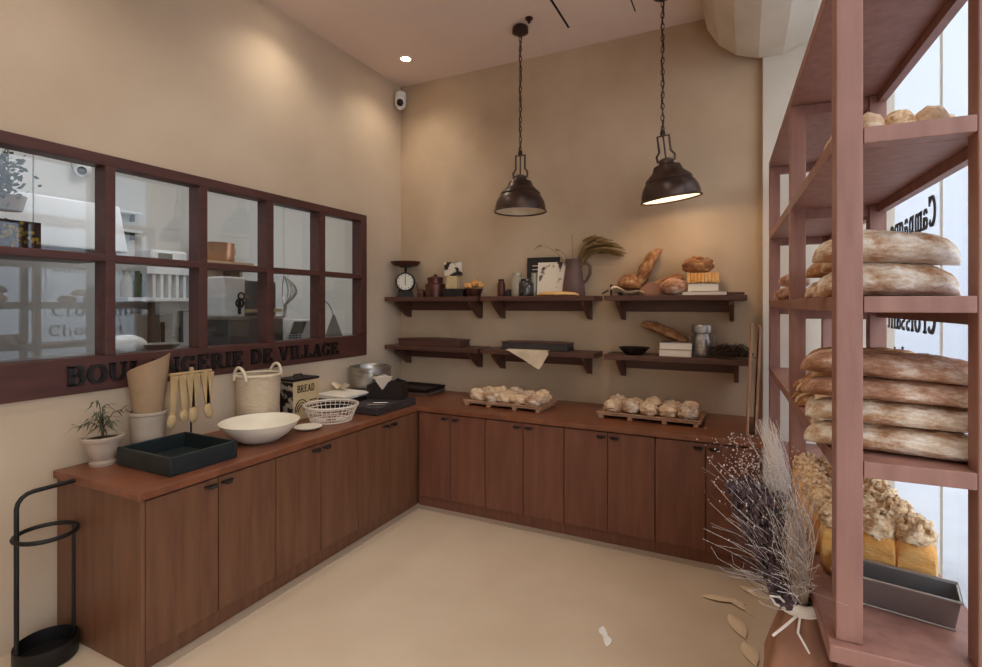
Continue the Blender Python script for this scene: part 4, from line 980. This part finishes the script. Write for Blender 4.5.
# grey cone with a metal hoop
y0, y1, z0, z1 = rec(-3.45, (324, 336), (343, 314))
t = thing('proofing_cone', 'grey cone standing behind the last pane with a thin hoop over it', 'cone', (-3.45, (y0+y1)/2, KB))
MB().lathe([(0,.001),(.12,.001),(.01,z1-KB),(0,z1-KB)], 4).build('cone_body', 'kgrey', t)
MB().tube([(0,-.2+.2*math.sin(a)*1.0, .1+.30*a/1.6) if False else (0, -.17+.17*math.sin(a), .17+.19*math.cos(a)) for a in [PI*q/24 for q in range(-2, 13)]], .008, 6).build('hoop', 'panrim', t)
# dark steel oven with grinder
y0, y1, z0, z1 = rec(-3.5, (203, 340), (258, 318))
t = thing('deck_oven', 'dark steel box oven behind the third pane', 'oven', (-3.5, y0, KB))
MB().box(-.0, .28, 0, y1-y0, .001, z1-KB).build('oven_body', 'kgrey', t, bevel=.004); MB().box(-.005,.285,-.01,y1-y0+.01,z1-KB+.0005,z1-KB+.018).build('top_plate', 'steel', t)
zt_ = z1+.019
y0, y1, z0, z1 = rec(-3.5, (207, 315), (229, 278))
t = thing('grinder', 'white upright grinder with black knob on the dark oven', 'grinder', (-3.5, y0, zt_))
MB().box(.0,.18,0,y1-y0,0,z1-zt_).build('grinder_body', 'kwhite', t, bevel=.01); MB().ring((.19,(y1-y0)*.7,.10), .03, .008, 'x', 16).ring((.19,(y1-y0)*.7+.012,.15), .025, .007, 'x', 16).box(.18,.192,(y1-y0)*.7-.01,(y1-y0)*.7+.01,.02,.14).build('knob', 'black', t)
a = at_x(246, 305, -3.5)
t = thing('mixer_box', 'dark grey machine beside the white grinder on the oven', 'machine', (-3.5, a.y-.12, zt_))
MB().box(.0,.16,0,.27,0,.27).build('machine_body', 'kgrey', t, bevel=.01); MB().box(.1605,.21,-.03,.28,0.03,.055).build('machine_shelf', 'cream', t)
# whisks hanging
a = at_x(288, 292, -4.1)
t = thing('hanging_whisks', 'cluster of wire whisks hanging in the kitchen above the scale', 'whisks', (-4.1, a.y, a.z))
m = MB()
for q in range(7):
    an = PI*q/7
    m.tube([(.1*math.cos(an)*math.sin(PI*k/10), -.05+.14*math.sin(an)*math.sin(PI*k/10)*1.0, .16-.30*k/10) for k in range(11)], .006, 5)
m.tube([(0,-.03,-.12),(0,-.05,-.25)], .016, 8).build('wire_loops', 'steel', t)
MB().tube([(0,-.05,.16),(0,-.05,3.2-a.z)], .004, 5).build('hanging_rod', 'steel', t)
# wall shelf with copper pot
a = at_x(219, 262, KX+.2)
t = thing('pot_shelf', 'short pale wooden shelf on the kitchen wall under the copper pot', 'shelf', (KX, a.y, a.z))
MB().box(.002,.34,-.28,.28,-.05,0).build('plank', 'kraft', t); MB().box(.002,.25,-.22,-.19,-.2,-.051).box(.002,.25,.19,.22,-.2,-.051).build('bracket', 'kgrey', t)
t = thing('copper_pot', 'copper pot on the kitchen wall shelf behind the third pane', 'pot', (KX+.17, a.y, a.z))
MB().lathe([(0,.001),(.14,.001),(.155,.02),(.155,.17),(.16,.18),(.15,.18),(.145,.02),(0,.01)], 32).build('pot_body', 'copper', t, smooth=True); MB().tube([(0,-.155,.13),(0,-.2,.14),(0,-.2,.09),(0,-.155,.08)], .008, 6).tube([(0,.155,.13),(0,.2,.14),(0,.2,.09),(0,.155,.08)], .008, 6).build('handle', 'copper', t)
# white shelf unit in pane two
y0, y1, z0, z1 = rec(KX+.15, (117, 301), (192, 270))
t = thing('white_rack_shelf', 'white shelf unit with upright dividers on the kitchen wall, second pane', 'shelf', (KX, y0, z0))
w, h = y1-y0, z1-z0; z0_shelf_top = z1
MB().box(.002,.3,0,w,0,.03).build('lower_board', 'kwhite', t); MB().box(.002,.3,.15,w,h-.06,h).build('upper_board', 'kwhite', t)
for q in range(7): MB().box(.002,.29,.2+q*(w-.24)/6,.225+q*(w-.24)/6,.0305,h-.0605).build('divider', 'kwhite', t)
for q in range(2):
    o = MB().lathe([(0,.001),(.042,.001),(.044,.12),(.026,.16),(.026,.22),(0,.22)], 20).build('oil_bottle', 'kgreen' if q else 'jar', smooth=True); place(o, (KX+.18, y0+.055+.095*q, z0+.031)); tag(o, ['pale bottle at the left end of the white kitchen shelf', 'green bottle beside the pale one on the white kitchen shelf'][q], 'bottle')
a = at_x(157, 320, KX+.08); struct(MB().box(KX+.0, KX+.06, a.y-.035, a.y+.035, 0, z0-.01).build('trim_4', 'kgrey'))
a = at_x(170, 313, KX+.03)
t = thing('knife_rail', 'steel magnetic rail on the kitchen wall', 'rail', (KX, a.y, a.z)); MB().box(.002,.012,-.35,.35,0,.02).build('rail_bar', 'steel', t)
for q in range(3):
    o = MB().box(-.006,.006,-.016,.016,-.22,0).box(-.003,.003,-.02,.02,-.30,-.221).build('kitchen_knife', 'black'); place(o, (KX+.021, a.y-.06+.17*q-.05*(q==2), a.z+.02-.10*(q==0))); tag(o, 'black-handled knife on the kitchen wall rail, %s from left' % lbl[q], 'knife', 'knives on the rail')
a = at_x(156, 337, -3.5)
o = MB().lathe([(0,.001),(.05,.001),(.12,.06),(.125,.06),(.06,.01),(0,.008)], 28).build('mixing_bowl', 'steel', smooth=True); place(o, (-3.45, a.y, KB)); tag(o, 'small steel mixing bowl on the kitchen bench', 'bowl')
a = at_x(125, 333, -3.5)
o = MB().ball((0,0,.05), .08, .13, .075, 20, 12, .05, flat=.7).build('flour_sack', 'kwhite', smooth=True); place(o, (-3.5, a.y, KB+.001)); tag(o, 'rounded white flour sack on the kitchen bench', 'sack')
# hood, picture and plant shapes standing in for reflections in the first pane
y0, y1, z0, z1 = rec(-4.1, (-60, 242), (96, 208))
t = thing('white_band_stand_in', 'wide white hood shape in the kitchen standing in for a reflection, first pane', 'hood', (-4.1, 0, z0))
MB().prism([(-.3, .2, 0),(.3, .2, 0),(.2, .2, z1-z0),(-.3, .2, z1-z0)], (0, y1-.2+.05, 0)).build('hood_body', 'kwhite', t, bevel=.01)
MB().box(-.25,.25,.25,y1,-.06,-.001).build('filter_strip', 'kgrey', t)
MB().box(-.3,-.1,.8,1.2,z1-z0+.001,3.19-z0).build('duct', 'kwhite', t)
y0, y1, z0, z1 = rec(-3.45, (-12, 245), (41, 223))
t = thing('picture_stand_in', 'dark picture with yellow flowers standing in for a reflection in the first pane', 'picture', (-3.45, y0, z0))  # built in place of a dark and yellow reflection in the pane
MB().box(-.02,0,0,y1-y0,0,z1-z0).build('picture_frame', 'black', t); 
m = MB(); rng = random.Random(4)
for q in range(40): m.ball((.004, rng.gauss(.5,.22)*(y1-y0), rng.gauss(.5,.18)*(z1-z0)), .004, .010, .010, 6, 4)
m.build('painted_flowers', 'yellow', t)
MB().tube([(-.01, .03, z1-z0), (-.01, .03, 3.2-z0)], .003, 4).tube([(-.01, y1-y0-.03, z1-z0), (-.01, y1-y0-.03, 3.2-z0)], .003, 4).build('hanging_wire', 'steel', t)
a = at_x(8, 205, -3.6)
t = thing('plant_stand_in', 'leafy green plant standing in for a reflection at the far left', 'plant', (-3.6, a.y, a.z))  # built in place of a green reflection in the pane
m = MB(); rng = random.Random(9)
for q in range(420):
    p = Vector((rng.gauss(0,.05), -.05+rng.gauss(0,.05), .14+rng.gauss(0,.075))); d = Vector((rng.uniform(-1,1), rng.uniform(-1,1), rng.uniform(-1,.5))).normalized()*.035; s_ = d.orthogonal().normalized()*.012
    vs = [m.bm.verts.new(v) for v in (p, p+d*.5+s_, p+d, p+d*.5-s_)]; m.bm.faces.new(vs)
m.build('foliage', 'kgreen', t); MB().lathe([(0,-.03),(.06,-.03),(.08,.05),(.075,.05),(0,.0)], 20).build('plant_pot', 'clay', t, smooth=True); MB().tube([(0,0,.0),(0,0,3.2-a.z)], .003, 4).build('hanging_cord', 'black', t)
a = at_x(84, 166, KX+.35)
t = thing('dome_camera', 'white dome camera high on the kitchen wall, first pane', 'camera', (KX+.28, a.y, a.z)); MB().box(.001,.05,-.05,.05,-.01,.08).build('mount', 'kwhite', t, bevel=.01); MB().ball((.05,0,-.02), .055, .055, .06, 16, 10).build('dome', 'kwhite', t, smooth=True); MB().ball((.085,-.02,-.04), .03, .03, .03, 14, 8).build('camera_lens', 'black', t, smooth=True)
for q, (px_, py_) in enumerate(((125, 210), (125, 229))):
    a = at_x(px_, py_, KX+.1)
    t = thing('wall_ledge', ['upper small grey ledge on the kitchen wall, second pane', 'lower small grey ledge on the kitchen wall, second pane'][q], 'shelf', (KX, a.y, a.z), group='small kitchen ledges')
    MB().box(.001,.1,-.14,.14,-.02,0).build('ledge_board', 'kwhite', t); MB().box(.001,.06,-.1,-.09,-.08,-.0205).box(.001,.06,.09,.1,-.08,-.0205).build('bracket', 'kgrey', t)
a = at_x(172, 250, KX+.3)
t = thing('label_machine', 'small white machine with dark slot above the white kitchen shelf', 'machine', (KX+.15, a.y, z0_shelf_top))
MB().box(-.12,.12,-.16,.16,.001,.15).build('machine_body', 'kwhite', t, bevel=.02); MB().box(.1205,.126,-.1,.02,.06,.12).build('slot', 'kgrey', t)
# glowing ceiling panels out of view, added to brighten the kitchen
for q, y in enumerate((.6, 2.2, 3.8)):
    t = thing('fill_panel', 'unseen light panel added in the kitchen ceiling to brighten it, %s from left' % lbl[q], 'light', (-3.55, y, 3.2))
    MB().box(-.3,.3,-.3,.3,-.03,-.001).build('panel_frame', 'kwhite', t); MB().box(-.28,.28,-.28,.28,-.034,-.0305).build('diffuser', mat('diffuser%d' % q, S(240,244,250), .5, emit=S(238,244,255), es=KLE), t)

# ------------------------------------------------------------------ outside
struct(MB().box(XR+.12, 30, -25, 30, -.12, -.02).build('pavement', 'pave'))
t = thing('building', 'plain white building added across the street to dim the shop window view', 'building', (9, -4, 0))  # put in to keep the view outside from burning out
MB().box(0, 4, 0, 24, -.02, 9).build('facade', 'facade', t); MB().box(-.12, 4.1, -.1, 24.1, 9.001, 9.3).build('parapet', 'facade', t); MB().box(-.05, -.001, 0, 24, -.02, .7).build('wall_base', 'pave', t)

t = thing('building', 'plain pale building added to hide bright sky beyond the bread rack window', 'building', (.95, 11, 0))  # second building, added to mask the remaining bright sky
MB().box(0, 7.9, 0, 3, -.02, 10).build('facade', 'facade', t); MB().box(-.05, 7.9, -.06, 3.1, 10.001, 10.3).build('parapet', 'facade', t)
# ------------------------------------------------------------------ daylight and view
w = bpy.data.worlds.new('world'); sc.world = w; w.use_nodes = True
bg = w.node_tree.nodes['Background']; bg.inputs[0].default_value = (.92, .96, 1.0, 1); bg.inputs[1].default_value = WORLD
sc.view_settings.view_transform = 'Standard'; sc.view_settings.look = 'None'; sc.view_settings.gamma = 1; sc.view_settings.exposure = EXPO
sc.view_settings.use_curve_mapping = False
sc.cycles.max_bounces = 8; sc.cycles.diffuse_bounces = 5; sc.cycles.glossy_bounces = 4; sc.cycles.transparent_max_bounces = 12
sc.cycles.sample_clamp_indirect = 6; sc.cycles.use_denoising = True; sc.cycles.caustics_reflective = False; sc.cycles.caustics_refractive = False
